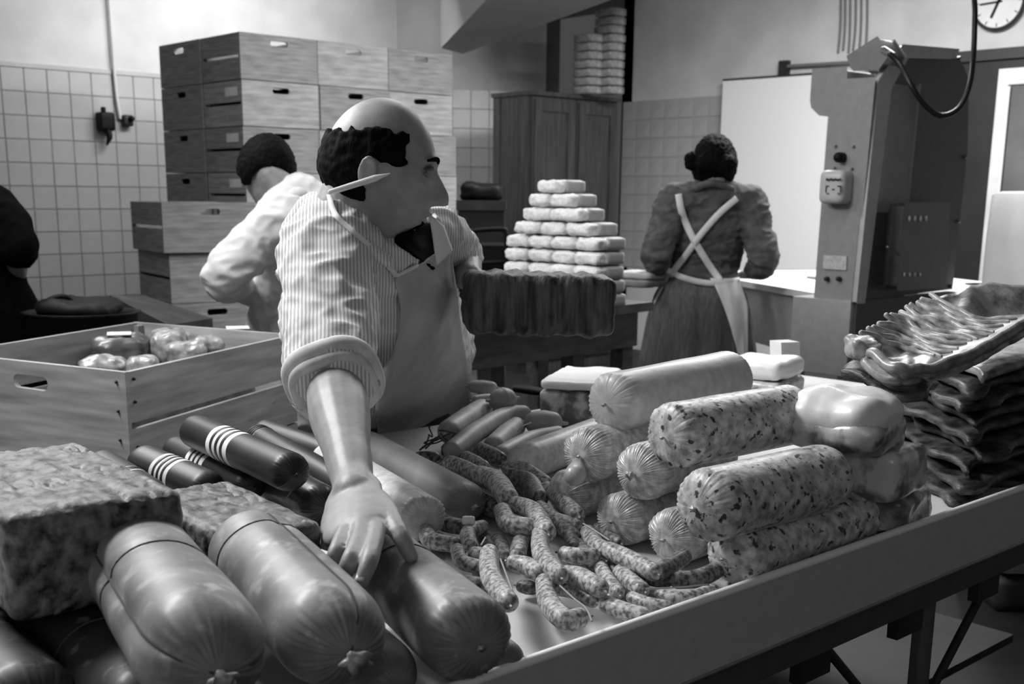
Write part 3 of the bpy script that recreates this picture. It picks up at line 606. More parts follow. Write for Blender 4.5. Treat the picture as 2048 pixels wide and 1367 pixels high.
def casing(name, label, cat, group, p0, p1, R, m, gather=(.5, 1), cap=(.9, .9), rings=(), longs=(), tuft=(0, 1), seed=0, npl=15, lump=.03, bands=(), power=2.0, tlen=1.0, vflat=.94, nu=56, nv=96, gw=.42):
    p0 = Vector(p0); p1 = Vector(p1); ax = p1 - p0; L = ax.length; t = ax / L
    up = (UP - t * t.z).normalized(); sd = t.cross(up)
    rnd = random.Random(seed); ph = rnd.random() * 6
    def rad(s, a):
        """s = distance from p0"""
        r = R
        for q, (c, g) in enumerate(zip(cap, gather)):
            e = s if q == 0 else L - s; cl = c * R
            if e < cl: r = min(r, R * max(0, 1 - abs(1 - e / cl) ** power) ** (1 / power))
            wv = g * math.exp(-(e / (R * gw)) ** 2)
            r *= 1 + wv * (.075 * abs(math.sin(npl * .5 * a + ph + q + 2.6 * math.sin(2 * a + seed) + 1.3 * math.sin(5 * a))) + .05 * math.sin((npl * 2 + 3) * a + seed + 2 * math.sin(3 * a)) - .04)
        r *= 1 + lump * noise.noise(Vector((s * 9, math.cos(a) * 1.3 + seed, math.sin(a) * 1.3)))
        for rr in rings: r *= 1 - .035 * math.exp(-((s / L - rr) * L / (R * .12)) ** 2)
        for la in longs: r *= 1 - .075 * math.exp(-(((a - la + math.pi) % (2 * math.pi) - math.pi) / .16) ** 2) * sm(0, .1, s / L) * sm(0, .1, 1 - s / L)
        return max(r, R * .07)
    def pt(s, a, k=1.0):
        r = rad(s, a) * k; return p0 + t * s + sd * math.cos(a) * r + up * math.sin(a) * r * vflat
    ss = [L * (.5 - .5 * math.cos(math.pi * i / nu)) for i in range(nu + 1)]
    vs = [pt(s, 2 * math.pi * k / nv) for s in ss for k in range(nv)]
    fs = [(i * nv + k, i * nv + (k + 1) % nv, (i + 1) * nv + (k + 1) % nv, (i + 1) * nv + k) for i in range(nu) for k in range(nv)]
    fs += [tuple(range(nv)), tuple(range(nu * nv, nu * nv + nv))]
    parts = bool(rings or longs or any(tuft) or bands)
    if not parts:
        o = mk(name, (vs, fs), m); return tag(o, label, cat, group)
    base = (p0 + p1) / 2; base.z -= R
    e = empty(name, base, label, cat, group)
    mk('casing_body', (vs, fs), m, e)
    for rr in rings:
        s = rr * L; mk('string_ring', tube([pt(s, 2 * math.pi * k / 40, 1.012) for k in range(41)], .0013, 6, 40, cap=False), string_d, e)
    for la in longs:
        mk('long_string', tube([pt(max(.002, L * k / 30), la, 1.01) for k in range(31)], .0012, 6, 30, cap=False), string_d, e)
    for q in (0, 1):
        if tuft[q]:
            tp = p0 if q == 0 else p1; td = -t if q == 0 else t; s_ = tuft[q] * R
            a = []
            for i, (h, rr) in enumerate(((-.05, .11), (.06, .07), (.14, .14), (.26 * tlen, .22), (.36 * tlen, .27))):
                for k in range(20):
                    an = 2 * math.pi * k / 20; r2 = rr * (1 + (.25 * math.sin(5 * an + seed) if i > 1 else 0)) * s_
                    a.append(tp + td * (h * s_ + (.05 * s_ * math.sin(3 * an + ph) if i == 4 else 0)) + sd * math.cos(an) * r2 + up * math.sin(an) * r2 * .7)
            f2 = [(i * 20 + k, i * 20 + (k + 1) % 20, (i + 1) * 20 + (k + 1) % 20, (i + 1) * 20 + k) for i in range(4) for k in range(20)] + [tuple(range(20)), tuple(range(80, 100))]
            mk('tied_end', (a, f2), m if m is black_c else tuft_m, e)
    for (b0, b1, bm) in bands:
        r1 = [[pt(L * s, 2 * math.pi * k / 48, 1.012) for k in range(48)] for s in (b0, b1)]; r2 = [[pt(L * s, 2 * math.pi * k / 48, .985) for k in range(48)] for s in (b0, b1)]
        v2 = r1[0] + r1[1] + r2[1] + r2[0]; f2 = [(i * 48 + k, i * 48 + (k + 1) % 48, ((i + 1) % 4) * 48 + (k + 1) % 48, ((i + 1) % 4) * 48 + k) for i in range(4) for k in range(48)]
        mk('paper_band' if bm is paper else 'band_stripe', (v2, f2), bm, e, smooth='auto')
    return e
def C(a, z0, b, z1): return G(a[0], a[1], z0), G(b[0], b[1], z1)
gM = 'large tied mortadella sausages in the foreground'
H = math.pi
casing('large_sausage', 'large tied sausage at front left, puckered knot towards the viewer', 'sausage', gM, *C((262, 1098), .985, (437, 1348), .985), .0535, mort, rings=(.42,), longs=(H * 1.02, .45), seed=1, tuft=(0, .8), cap=(.95, 1.25), gather=(.3, 1.3))
casing('large_sausage', 'large tied sausage in the foreground middle with string down its length and knotted end', 'sausage', gM, *C((492, 1085), .975, (700, 1308), .968), .049, mort, rings=(.22,), longs=(H * .62,), seed=2, tuft=(0, 1.0), cap=(.8, 1.2), gather=(.2, 1.3))
casing('large_sausage', 'large tied sausage under the man\'s spread hand', 'sausage', gM, *C((728, 1098), .932, (958, 1292), .925), .0465, mort, rings=(.38,), seed=3, tuft=(0, .35), cap=(.8, .75), gather=(.3, .9), power=2.3)
casing('large_sausage', 'dark large sausage at the bottom left edge under the front left one', 'sausage', gM, *C((130, 1240), .90, (330, 1460), .90), .049, mort_d, rings=(.45,), seed=4, tuft=(0, 0))
casing('large_sausage', 'large sausage low between the knotted middle one and the one under the hand', 'sausage', gM, *C((610, 1205), .887, (795, 1372), .887), .0355, mort, seed=5, tuft=(0, 0), cap=(.9, 1.3))
casing('large_sausage', 'pale sausage end peeking out at the lip below the hand held sausage', 'sausage', gM, *C((872, 1225), .876, (1022, 1338), .876), .025, mort, seed=6, tuft=(0, 0), gather=(.2, .2))
casing('large_sausage', 'dark sausage cut off by the bottom left corner', 'sausage', gM, *C((-90, 1270), .90, (75, 1450), .90), .049, mort_d, seed=7, tuft=(0, 0))
# baked loaves, dark crust
crust = mat('baked_crust', .10, .47, scale=55, lo=.34, hi=.60, rough=.6, bump=.5, bscale=70, coat=.05, bdist=.006)
crust2 = mat('baked_crust_dark', .07, .2, scale=30, rough=.45, bump=.8, bscale=40, coat=.2, bdist=.006)
def loaf(label, c, d, hx, hy, hz, seed, m=crust, r=.013, amp=.0045, name='meat_loaf', cat='meat loaf', group='dark crusted meat loaves', up=UP, n=54):
    d = V(d.x, d.y, 0).normalized(); s = V(-d.y, d.x, 0)
    def fn(p, q):
        v = Vector((p.x * 22 + seed, p.y * 48, p.z * 40)); a = noise.fractal(v, .8, 2.2, 4)
        cr = abs(noise.noise(Vector((p.x * 20 + seed, p.y * 75, p.z * 40)))); return amp * (.45 * a - 11 * max(0, .11 - cr) * sm(-.1, .35, noise.noise(Vector((p.x * 14, p.y * 14, seed))) )) - amp * .1
    o = mk(name, rbox(c, d, s, up, hx, hy, hz, r, n, fn), m); return tag(o, label, cat, group)
def dirpx(a, b, z): return G(b[0], b[1], z) - G(a[0], a[1], z)
loaf('big dark crusted meat loaf at the left edge of the frame, on top', G(95, 950, 1.055) - V(0, 0, .05), dirpx((0, 900), (190, 1010), 1.05), .15, .085, .052, 3, amp=.005)
loaf('dark meat loaf underneath the big one at the left edge', G(60, 1205, .905), dirpx((0, 900), (190, 1010), 1.05), .12, .07, .042, 9, crust2)
loaf('rough meat loaf squeezed between the big left loaf and the middle one', G(345, 1035, .965) - V(0, 0, .045), dirpx((290, 970), (395, 1110), .96), .105, .047, .045, 5, amp=.004)
loaf('long crusted meat loaf in front of the banded black sausages', G(455, 1010, 1.0) - V(0, 0, .047), dirpx((360, 960), (570, 1065), 1.0), .120, .058, .047, 7, amp=.0045)
loaf('small dark crust slice end under the man\'s wrist', G(640, 1105, .90) - V(0, 0, .02), dirpx((620, 1070), (660, 1140), .9), .045, .026, .026, 8, amp=.004)
loaf('low dark loaf on the counter beneath the long crusted one', G(470, 1075, .88), dirpx((360, 960), (570, 1065), 1.0), .12, .05, .028, 11, crust2, amp=.003)
o = mk('price_ticket', prism([G(642, 1101, .985), G(660, 1107, .985), G(643, 1118, .985)], V(0, 0, .002)), paper, smooth=False); tag(o, 'tiny white ticket corner beside the man\'s little finger', 'ticket')
# black salamis with white bands
gS = 'black sausages with white printed bands'
def bands(c, w=.016, n=3, g=.03):
    out = [(c - g * n / 2, c + g * n / 2, paper)]; return out
def salami(label, a, za, b, zb, R, seed, bc=None, bw=.15, tuft=(0, .6)):
    p0, p1 = C(a, za, b, zb); L = (p1 - p0).length; bl = []
    if bc is not None:
        h = bw / 2; bl = [(bc - h, bc + h, paper)]
    e = casing('black_sausage', label, 'sausage', gS, p0, p1, R, black_c, seed=seed, tuft=tuft, cap=(1.0, .8), gather=(.2, .8), bands=bl)
    if bc is not None:
        t = (p1 - p0).normalized(); up = (UP - t * t.z).normalized(); sd = t.cross(up)
        for k in (-1, 0, 1):
            cc = bc + k * bw * .25; hw = bw * .045
            def ring(s, kk): return [p0 + t * L * s + sd * math.cos(2 * H * q / 48) * R * kk + up * math.sin(2 * H * q / 48) * R * kk * .94 for q in range(48)]
            v2 = ring(cc - hw, 1.045) + ring(cc + hw, 1.045) + ring(cc + hw, 1.0) + ring(cc - hw, 1.0)
            f2 = [(i * 48 + q, i * 48 + (q + 1) % 48, ((i + 1) % 4) * 48 + (q + 1) % 48, ((i + 1) % 4) * 48 + q) for i in range(4) for q in range(48)]
            mk('band_stripe', (v2, f2), black_c, e, smooth='auto')
    return e
s1_ = salami('black sausage with triple striped band, resting on top below the near crate', (383, 858), .95, (592, 948), .955, .030, 21, .45, .20)
salami('black sausage with band lying behind the long crusted loaf, left of the topmost', (274, 918), .915, (430, 985), .90, .031, 22, .50, .22)
salami('black sausage with striped band between the topmost and the banded left one', (345, 895), .90, (510, 975), .90, .026, 23, .46, .20)
salami('short black sausage at the left corner of the near crate', (196, 925), .915, (310, 1000), .90, .029, 24, .62, .10, (0, 0))
salami('long grey black sausage passing under the man\'s forearm', (512, 872), .905, (712, 985), .885, .026, 25, .06, .08)
salami('black sausage furthest back, beside the striped shirt', (520, 860), .895, (720, 930), .885, .027, 26)
casing('black_sausage', 'dark puckered sausage end below the topmost banded one', 'sausage', gS, *C((520, 945), .893, (655, 1018), .893), .034, mat('dark_casing2', .16, .26, scale=40, rough=.4, coat=.3), seed=27, tuft=(0, .5), gather=(.3, 1.2))
o = mk('twine', tube([G(592, 950, .93), G(583, 980, .915), G(566, 1002, .905)], .0014, 6, 12), string_m); tag(o, 'short twine tail hanging from the topmost banded sausage', 'twine')
# two fat casings right of the forearm
casing('casing_sausage', 'smooth dark grey fat sausage right of the man\'s forearm, pleated tip', 'sausage', 'fat sausages right of the forearm', *C((722, 889), .888, (946, 1012), .885), .034, smooth_c, seed=31, tuft=(0, .7), cap=(1, 1.0), gather=(.2, 1.1))
e = casing('casing_sausage', 'light grey fat sausage with clipped end right beside the forearm', 'sausage', 'fat sausages right of the forearm', *C((655, 915), .890, (852, 1040), .888), .036, light_c, seed=32, tuft=(0, 0), cap=(.7, .45), gather=(.2, .9), power=2.6, bands=())
p = G(842, 1015, .895); o = mk('casing_clip_flap', rbox(p, RT, FW, UP, .011, .006, .016, .005, 6), tuft_m); tag(o, 'pale folded casing flap at the clipped end of the light sausage', 'flap')
# pale smooth links behind
gK = 'pale smooth links behind the mottled ones'
pale = mat('pale_link', .56, .64, scale=25, rough=.55, coat=.05, bump=.08, bscale=80)
def link(name, label, cat, group, pts, z, rpx, m, seed=0, nub=.35, flat=.96, zs=None):
    P3 = [G(x, y, (zs[i] if zs else z)) for i, (x, y) in enumerate(pts)]
    d = sum(q.dot(FW) for q in P3) / len(P3); r = rpx * 1.2 * d / FPX
    # pull ends in by the radius so that the outline ends at the given points
    P3[0] = P3[0] + (P3[1] - P3[0]).normalized() * r * .7; P3[-1] = P3[-1] + (P3[-2] - P3[-1]).normalized() * r * .7
    n = len(P3); rr = [r * .93] + [r * 1.0] * (n - 2) + [r * .93]
    if n == 2: P3.insert(1, (P3[0] + P3[1]) / 2); rr = [r * .93, r, r * .93]
    vs, fs = tube(P3, rr, 18, 22)
    ce = sum(P3, V(0, 0, 0)) / len(P3)
    vs = [v + (v - ce).normalized() * r * .07 * noise.noise(v * 28 + V(seed, 0, 0)) for v in vs]
    if nub:
        a = (P3[0] - P3[1]).normalized(); b = (P3[-1] - P3[-2]).normalized()
        vf = join((vs, fs), tube([P3[0] + a * r * .75, P3[0] + a * r * 1.25], [r * .2, r * .13], 8, 3), tube([P3[-1] + b * r * .75, P3[-1] + b * r * 1.25], [r * .2, r * .13], 8, 3))
    else: vf = (vs, fs)
    return tag(mk(name, vf, m), label, cat, group)
for lb, pts, z, r, zs in (
    ('thick pale link leaning against the apron', [(893, 866), (930, 842), (968, 816)], .9, 21, None),
    ('longest pale link, curving right from the apron', [(900, 905), (955, 862), (1010, 832), (1056, 826)], .895, 17, None),
    ('round pale link end topmost beside the apron', [(985, 800), (1026, 796)], .925, 20, None),
    ('pale link at the very back beside the apron', [(938, 772), (992, 775)], .91, 11, None),
    ('small pale link under the topmost one', [(945, 800), (985, 796)], .90, 9, None),
    ('short pale link in the middle below the longest', [(985, 893), (1035, 850)], .875, 19, None),
    ('plump pale link tied at left, right end of the pale group', [(1054, 844), (1120, 846)], .885, 21, None),
    ('pale link nearest the mottled ones, running up to the right', [(998, 910), (1060, 880), (1122, 866)], .87, 16, None)):
    link('pale_link', lb, 'sausage', gK, pts, z, r, pale, seed=r)
o = mk('twine', tube([G(1062, 845, .9), G(1045, 852, .9), G(1036, 862, .89)], .0014, 6, 10), string_m); tag(o, 'dark twine joining two pale links', 'twine')
r_ = empty('knife', G(1080, 782, .87), 'dark handled knife at the back edge of the counter', 'knife')
mk('handle', tube([G(1032, 777, .866), G(1060, 780, .866), G(1095, 785, .866)], [.009, .011, .009], 10), blackm, r_)
mk('blade', hexa(G(1095, 780, .866), G(1190, 792, .866) - G(1095, 785, .866), G(1095, 795, .866) - G(1095, 782, .866), V(0, 0, .002)), steel, r_, smooth=False)
# mottled links
gB = 'mottled links heaped in the middle of the counter'
bm1 = mat('mottled_link', .38, .76, scale=170, lo=.38, hi=.60, rough=.5, coat=.1, bump=.25, bscale=110)
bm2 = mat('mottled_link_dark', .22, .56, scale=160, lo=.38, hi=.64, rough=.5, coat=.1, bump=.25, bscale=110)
A1 = lambda L: [(820 + x / 5.689, 860 + y / 5.689) for x, y in L]
A3 = lambda L: [(820 + x / 5.689, 1040 + y / 5.689) for x, y in L]
A2 = lambda L: [(1120 + x / 4.272, 960 + y / 4.272) for x, y in L]
LK = [
 ('dark link under the twine knots beside the apron hem', A1([(60, 310), (330, 330)]), 13, .872, bm2),
 ('long link behind, its tip pointing left at the knots', A1([(425, 360), (600, 430), (790, 520)]), 15, .90, bm1),
 ('thick curved link on top in front of the long tipped one', A1([(770, 500), (980, 590), (1130, 800)]), 20, .91, bm1),
 ('link furthest back between the pale links and the heap', A1([(620, 300), (860, 430)]), 12.5, .885, bm1),
 ('plump short link at the back against the pale ones', A1([(790, 220), (1040, 350)]), 15.5, .885, bm2),
 ('slender link bending right towards the triangular wrapped end', A1([(1060, 410), (1300, 450), (1560, 610)]), 13.5, .88, bm1),
 ('smooth shiny link in the middle of the back row', A1([(1090, 510), (1350, 590), (1490, 790)]), 16.5, .88, bm2),
 ('small link just above the smooth grey sausage tip', A1([(400, 510), (700, 630)]), 12, .872, bm1),
 ('dark link in the hollow right of the grey sausage tip', A1([(700, 740), (1000, 920)]), 18, .872, bm2),
 ('straight link leaning down below the wrapped ends', A1([(1540, 650), (1730, 800), (1920, 980)]), 15, .885, bm1),
 ('curved link under the straight leaning one', A1([(1460, 870), (1650, 1030), (1960, 1090)]), 15.5, .872, bm1),
 ('upper link of the crossed pair in the heap centre', A1([(1170, 830), (1410, 930), (1570, 1180)]), 17.5, .905, bm1),
 ('lower link of the crossed pair in the heap centre', A1([(1040, 900), (1130, 1060), (1430, 1110)]), 17, .90, bm1),
 ('short dark link lying crosswise behind the clip ended sausage', A1([(340, 1060), (660, 1110)]), 15, .872, bm2),
 ('leftmost link on bare counter, bent at its middle', A3([(170, 50), (230, 220), (560, 290)]), 15, .872, bm1),
 ('kidney shaped link left of the heap centre', A3([(850, 60), (660, 150), (700, 310)]), 14, .885, bm1),
 ('stubby upright link between the kidney shaped and the pale tip', A3([(1000, 190), (1090, 420)]), 13.5, .872, bm1),
 ('short bright link standing up in the heap centre', A3([(1270, 190), (1220, 420)]), 15.5, .88, bm1),
 ('small link curled above the dark one at the heap left edge', A3([(530, 320), (590, 470), (820, 540)]), 13.5, .885, bm1),
 ('dark link at the lower left edge of the heap', A3([(400, 600), (560, 700), (850, 760)]), 16.5, .875, bm2),
 ('large link arching down over the lower left links', A3([(900, 350), (920, 640), (1140, 960)]), 19, .912, bm1),
 ('knotted link nub beneath the large arching one', A3([(700, 370), (850, 420)]), 15, .888, bm1),
 ('fat folded link right of the large arching one', A3([(1130, 470), (1330, 520), (1500, 620)]), 17, .89, bm1),
 ('hidden dark link below the fat folded one', A3([(1230, 740), (1440, 780)]), 13, .868, bm2),
 ('long upright link running down through the heap', A3([(1480, 130), (1500, 380), (1720, 650)]), 17, .90, bm1),
 ('broad link lying right of the long upright one', A2([(0, 620), (160, 650), (330, 640)]), 15, .885, bm1),
 ('link stub showing above the broad one', A2([(90, 480), (120, 580)]), 13, .87, bm2),
 ('link running on from the foot of the long upright one', A2([(10, 790), (180, 830), (370, 940)]), 18.5, .89, bm1),
 ('bright hook shaped link at the front of the heap', A3([(1530, 680), (1580, 930), (1760, 1130), (2010, 1100)]), 19.5, .882, bm1),
 ('link behind the bright hook, crossed by twine', A3([(1600, 770), (1850, 800), (2110, 930)]), 14, .872, bm1),
 ('link right of the knot, leaning against the long row', A2([(230, 430), (300, 540), (430, 620)]), 15, .875, bm1),
 ('long link in the right row below the wrapped ends', A2([(370, 580), (600, 680), (830, 800)]), 17.5, .89, bm1),
 ('tilted link joining the right end of the long row link', A2([(820, 800), (950, 720), (1080, 640)]), 16, .885, bm2),
 ('thin link behind the right row under the wrapped end', A2([(300, 400), (520, 540)]), 11, .868, bm2),
 ('forked looking link pointing down in front of the long row', A2([(340, 720), (400, 840), (510, 980)]), 14, .872, bm1),
 ('short link right of the forked looking one', A2([(500, 770), (600, 860), (720, 950)]), 16, .875, bm1),
 ('front link by the lip, right of the bright hook', A2([(360, 1040), (530, 1110), (760, 1170)]), 17, .872, bm1),
 ('slim link along the lip, behind the front one', A2([(590, 990), (740, 1050), (960, 1090)]), 12.5, .870, bm1),
 ('link at the lip with twine stretched over it', A2([(820, 970), (1050, 1010), (1330, 930)]), 13, .868, bm1),
 ('dark link at the right end of the heap', A2([(960, 860), (1200, 830), (1390, 740)]), 16.5, .874, bm2)]
LK += [('added shadow filler link in the left part of the heap, behind the bent leftmost one', [(872, 1072), (925, 1100)], 14, .866, bm2),  # dark links added under the heap to darken gaps where shadow falls
 ('added shadow filler link between the kidney shaped and stubby links', [(948, 1052), (985, 1100)], 14, .866, bm2),
 ('added shadow filler link under the crossed pair', [(985, 1000), (1030, 1060)], 15, .868, bm2),
 ('added shadow filler link right of the short bright one', [(1055, 1060), (1075, 1120)], 14, .866, bm2),
 ('added shadow filler link below the upper crossed link', [(1100, 1030), (1150, 1075)], 15, .868, bm2),
 ('added shadow filler link between the broad link and the long row', [(1150, 1085), (1195, 1130)], 14, .866, bm2),
 ('added shadow filler link behind the large arching one', [(955, 1140), (990, 1180)], 14, .866, bm2),
 ('added shadow filler link behind the forked looking one', [(1215, 1130), (1255, 1165)], 14, .866, bm2),
 ('added shadow filler link under the thick curved top one', [(930, 960), (985, 1000)], 15, .868, bm2),
 ('added shadow filler link beneath the long tipped one', [(880, 930), (930, 965)], 13, .866, bm2),
 ('added shadow filler link under the tilted end of the long row', [(1280, 1150), (1340, 1165)], 14, .866, bm2),
 ('added shadow filler link beneath the smooth shiny one', [(1030, 955), (1075, 1000)], 14, .866, bm2)]
for i, (lb, pts, r, z, m) in enumerate(LK): link('mottled_link', lb, 'sausage', gB, pts, z, r, m, seed=i * 3.1, zs=None)
for lb, pts, z in (('twine stretched over the right row of links', A2([(200, 370), (300, 430), (420, 510)]), .91), ('twine over the link behind the bright hook', A2([(0, 900), (120, 1010), (220, 1090), (272, 1200)]), .897),
                   ('twine stretched along the link at the lip', A2([(740, 925), (1000, 915), (1270, 890)]), .893), ('twine from the large arching link down to the right', A3([(1030, 440), (1090, 600), (1165, 800)]), .92),
                   ('short twine end sticking up beside the kidney shaped link', A3([(810, 280), (860, 195)]), .92)):
    o = mk('twine', tube([G(x, y, z) for x, y in pts], .0011, 6, 16), string_m); tag(o, lb, 'twine')
kn = []
rk = random.Random(2)
for k in range(9):
    c = G(862 + rk.uniform(-22, 34), 893 + rk.uniform(-12, 12), .89); kn.append(tube([c + V(rk.uniform(-.02, .02), rk.uniform(-.02, .02), rk.uniform(0, .03)) for _ in range(4)], .0015, 6, 14))
o = mk('twine_tangle', join(*kn), string_d); tag(o, 'dark tangle of twine between the apron hem and the links', 'twine', kind='stuff')
o = mk('paper_scrap', rbox(G(937, 1040, .90), RT, FW, UP, .009, .005, .006, .003, 4), paper); tag(o, 'small white paper scrap in the middle of the links', 'scrap')
# wrapped rolls at the right
gC = 'wrapped meat rolls piled at the right'
casing('wrapped_roll', 'plain pale wrapped roll on the very top of the pile', 'meat roll', gC, *C((1212, 808), 1.04, (1468, 752), 1.045), .048, plain, seed=41, cap=(.55, .5), gather=(1.0, .3), power=2.4, tuft=(.35, 0), npl=19)
casing('wrapped_roll', 'speckled wrapped roll on top, right of the plain one', 'meat roll', gC, *C((1328, 874), 1.028, (1594, 826), 1.033), .0475, pate, seed=42, cap=(.5, .5), gather=(1.0, .3), power=2.6, tuft=(.3, 0), npl=19)
casing('wrapped_roll', 'large speckled roll with bright puckered end in the middle of the pile', 'meat roll', gC, *C((1392, 1016), .968, (1666, 948), .968), .0495, pate, seed=43, cap=(.6, .65), gather=(1.1, .4), power=2.1, tuft=(.4, 0), npl=21)
casing('wrapped_roll', 'speckled roll lowest against the counter lip', 'meat roll', gC, V(G(1490, 1128, .893).x, LY + .053, .893), V(G(1800, 1040, .893).x, LY + .057, .893), .043, pate, seed=44, cap=(.7, .9), gather=(1.0, .5), power=2.1, tuft=(.3, 0), npl=21)
for lb, a, b, z, R, sd_, tf, cp in (
    ('wrapped roll end directly below the plain top roll', (1160, 912), (1330, 868), .968, .0435, 45, .3, .6),
    ('wrapped roll end with flared tuft in the second layer', (1268, 948), (1440, 900), .966, .0435, 46, .7, .6),
    ('wrapped roll end on the bottom layer, left of two', (1226, 1042), (1400, 990), .892, .041, 47, .35, .55),
    ('wrapped roll end on the bottom layer, right of two', (1330, 1078), (1500, 1025), .892, .041, 48, .4, .6),
    ('wrapped roll end on the bottom layer behind, with raised peak', (1122, 992), (1290, 945), .892, .041, 49, .3, .7)):
    casing('wrapped_roll', lb, 'meat roll', gC, *C(a, z, b, z), R, cell, seed=sd_, cap=(cp, .6), gather=(1.0, .4), power=2.3, tuft=(tf, 0), npl=25, lump=.08, gw=.5, nv=200)
casing('wrapped_roll', 'flat pale wrapped roll leftmost in the pile', 'meat roll', gC, *C((1032, 930), .885, (1215, 862), .885), .036, light_c, seed=50, cap=(1.1, .5), gather=(.3, .3), tuft=(0, 0))
o = mk('wrapper_peak', tube([G(1150, 950, .95), G(1157, 925, .955), G(1163, 905, .955)], [.016, .010, .003], 10), tuft_m); tag(o, 'twisted wrapper peak between the left wrapped ends', 'wrapper')
# blocks
marb = mat('marbled_block', .38, .80, scale=26, lo=.40, hi=.56, rough=.3, coat=.6, bump=.3, bscale=50)
fatm = mat('white_fat', .88, .93, scale=12, rough=.5, coat=.3, bump=.2)
gP = 'wrapped meat blocks'
def block(label, c, hx, hy, hz, m, rot=0, seed=0, r=.02, amp=.004, fat=None, cat='meat block', dome=False):
    d = V(math.cos(rot), math.sin(rot), 0); s = V(-d.y, d.x, 0)
    fn = lambda p, q: amp * nz(p + V(seed, 0, 0), 16) - amp * .3
    if not fat: return tag(mk('meat_block', rbox(c, d, s, UP, hx, hy, hz, r, 16, fn), m), label, cat, gP)
    e = empty('meat_block', c - V(0, 0, hz), label, cat, gP)
    if not dome:
        mk('meat', rbox(c - V(0, 0, hz * fat), d, s, UP, hx, hy, hz * (1 - fat) - .0005, min(r * .6, hz * (1 - fat) * .9), 16, fn), m, e)
        mk('fat_layer', rbox(c + V(0, 0, hz * (1 - fat)), d, s, UP, hx * .995, hy * .995, hz * fat, min(r, hz * fat * .95), 16, fn), fatm, e); return e
    mk('meat', rbox(c - V(0, 0, hz * fat - .0003), d, s, UP, hx * 1.012, hy * 1.012, hz * (1 - fat), min(r, hz * (1 - fat) * .9), 18, fn), m, e)
    mk('fat_layer', rbox(c + V(0, 0, hz * .04), d, s, UP, hx, hy, hz * .96, min(r * 1.5, hz * .9), 18, fn), fatm, e); return e
cP1 = G(1692, 838, 1.036); cP2 = G(1735, 932, .960); cP3 = G(1756, 1008, .886)
block('bright topped wrapped block highest at the right of the rolls', cP1, .062, .075, .046, marb, .12, 1, r=.035, fat=.36, amp=.008, dome=True)
block('marbled block under the bright topped one', cP2, .064, .07, .037, marb, .12, 2, r=.016)
block('crumpled wrapped block lowest right of the rolls', cP3, .066, .065, .034, mat('crumpled_wrap', .36, .66, scale=40, rough=.3, coat=.4, bump=.8, bscale=45), .12, 3, r=.018, amp=.012)
block('long marbled block behind the pile, left of the plain roll', G(1165, 792, .905), .125, .07, .053, marb, .55, 4, r=.018, fat=.22)
block('small marbled block tucked in front of the long one', G(1190, 812, .885), .05, .035, .033, marb, .4, 5, r=.012, fat=.3)
block('pale block seen behind the plain top roll', G(1525, 752, .905), .085, .08, .05, marb, .2, 6, r=.02, fat=.5)
o = mk('paper_wrap', hexa(G(1565, 778, CT + .002), G(1602, 776, CT + .002) - G(1565, 778, CT + .002), V(.02, .05, 0), V(.01, .02, .12)), paper, smooth=False); tag(o, 'upright white paper behind the pale block by the machine foot', 'paper')
# slabs of smoked ribs and bacon
slab_m = mat('smoked_slab', .12, .34, scale=24, lo=.38, hi=.66, st=(1, 1, 3), rough=.5, coat=.12, bump=.8, bscale=60)
slab_f = mat('smoked_fat', .34, .70, scale=22, lo=.35, hi=.62, rough=.4, coat=.3, bump=.5, bscale=60)
rib_m = mat('rib_light', .52, .76, scale=60, rough=.4, coat=.3, bump=.3)
gR = 'smoked slabs stacked at the right'
ord_ = ['bottom', 'second from below', 'third from below', 'fourth from below', 'fifth from below', 'sixth from below', 'seventh from below', 'eighth from below', 'ninth from below']
rs = random.Random(12)
X0 = G(1800, 985, .87).x
for k in range(9):
    z = CT + .013 + k * .0245; jx = rs.uniform(-.03, .03); jy = rs.uniform(-.012, .03); a0_, p0_ = rs.uniform(.006, .012), rs.uniform(0, 6)
    x0 = X0 + .05 + jx + k * .012; y0 = LY + .04 + jy + k * .004; Lx, Ly = .95, .30 + rs.uniform(-.02, .02)
    def f(s, t, z=z, x0=x0, y0=y0, Lx=Lx, Ly=Ly, a0_=a0_, p0_=p0_, k=k):
        e = .04 * noise.noise(V(t * 5, k * 3.3, 1)) * (1 - s); e2 = .035 * noise.noise(V(s * 9, k * 2.1, 4)) * (1 - t)
        x = x0 + Lx * s + e + Ly * t * .80; y = y0 + Ly * t + e2
        wv = .005 * math.sin(7 * x + 4 * y + .25 * k) + .007 * noise.noise(V(x * 9 + p0_, y * 6, k * .35)) + .003 * noise.noise(V(x * 26, y * 14, k))
        droop = -.008 * (1 - sm(0, .1, t)) - .006 * (1 - sm(0, .08, s))
        return V(x, y, z + .011 + wv + droop)
    th = lambda s, t: .0235 * (.45 + .55 * min(1, sm(0, .05, s) + .0) * sm(0, .06, t) + .0)
    o = mk('smoked_slab', grid(f, 60, 26, th), slab_f if k in (8,) else slab_m)
    tag(o, f'dark smoked meat slab with wavy edge, {ord_[k]} in the right stack' if k < 8 else 'smoked slab with pale fatty top just under the ribs', 'meat slab', gR)
r_ = empty('smoked_flap', G(1745, 745, 1.08), 'thin smoked flap sticking out left under the rib slab', 'meat slab', gR)
mk('flap_meat', grid(lambda s, t: lerp(lerp(D(1680, 740, 1.78), D(1850, 790, 1.66), s), lerp(D(1725, 722, 1.92), D(1880, 760, 1.85), s), t) + V(0, 0, .008 * math.sin(7 * s + 3 * t)), 20, 10, .014), slab_m, r_)
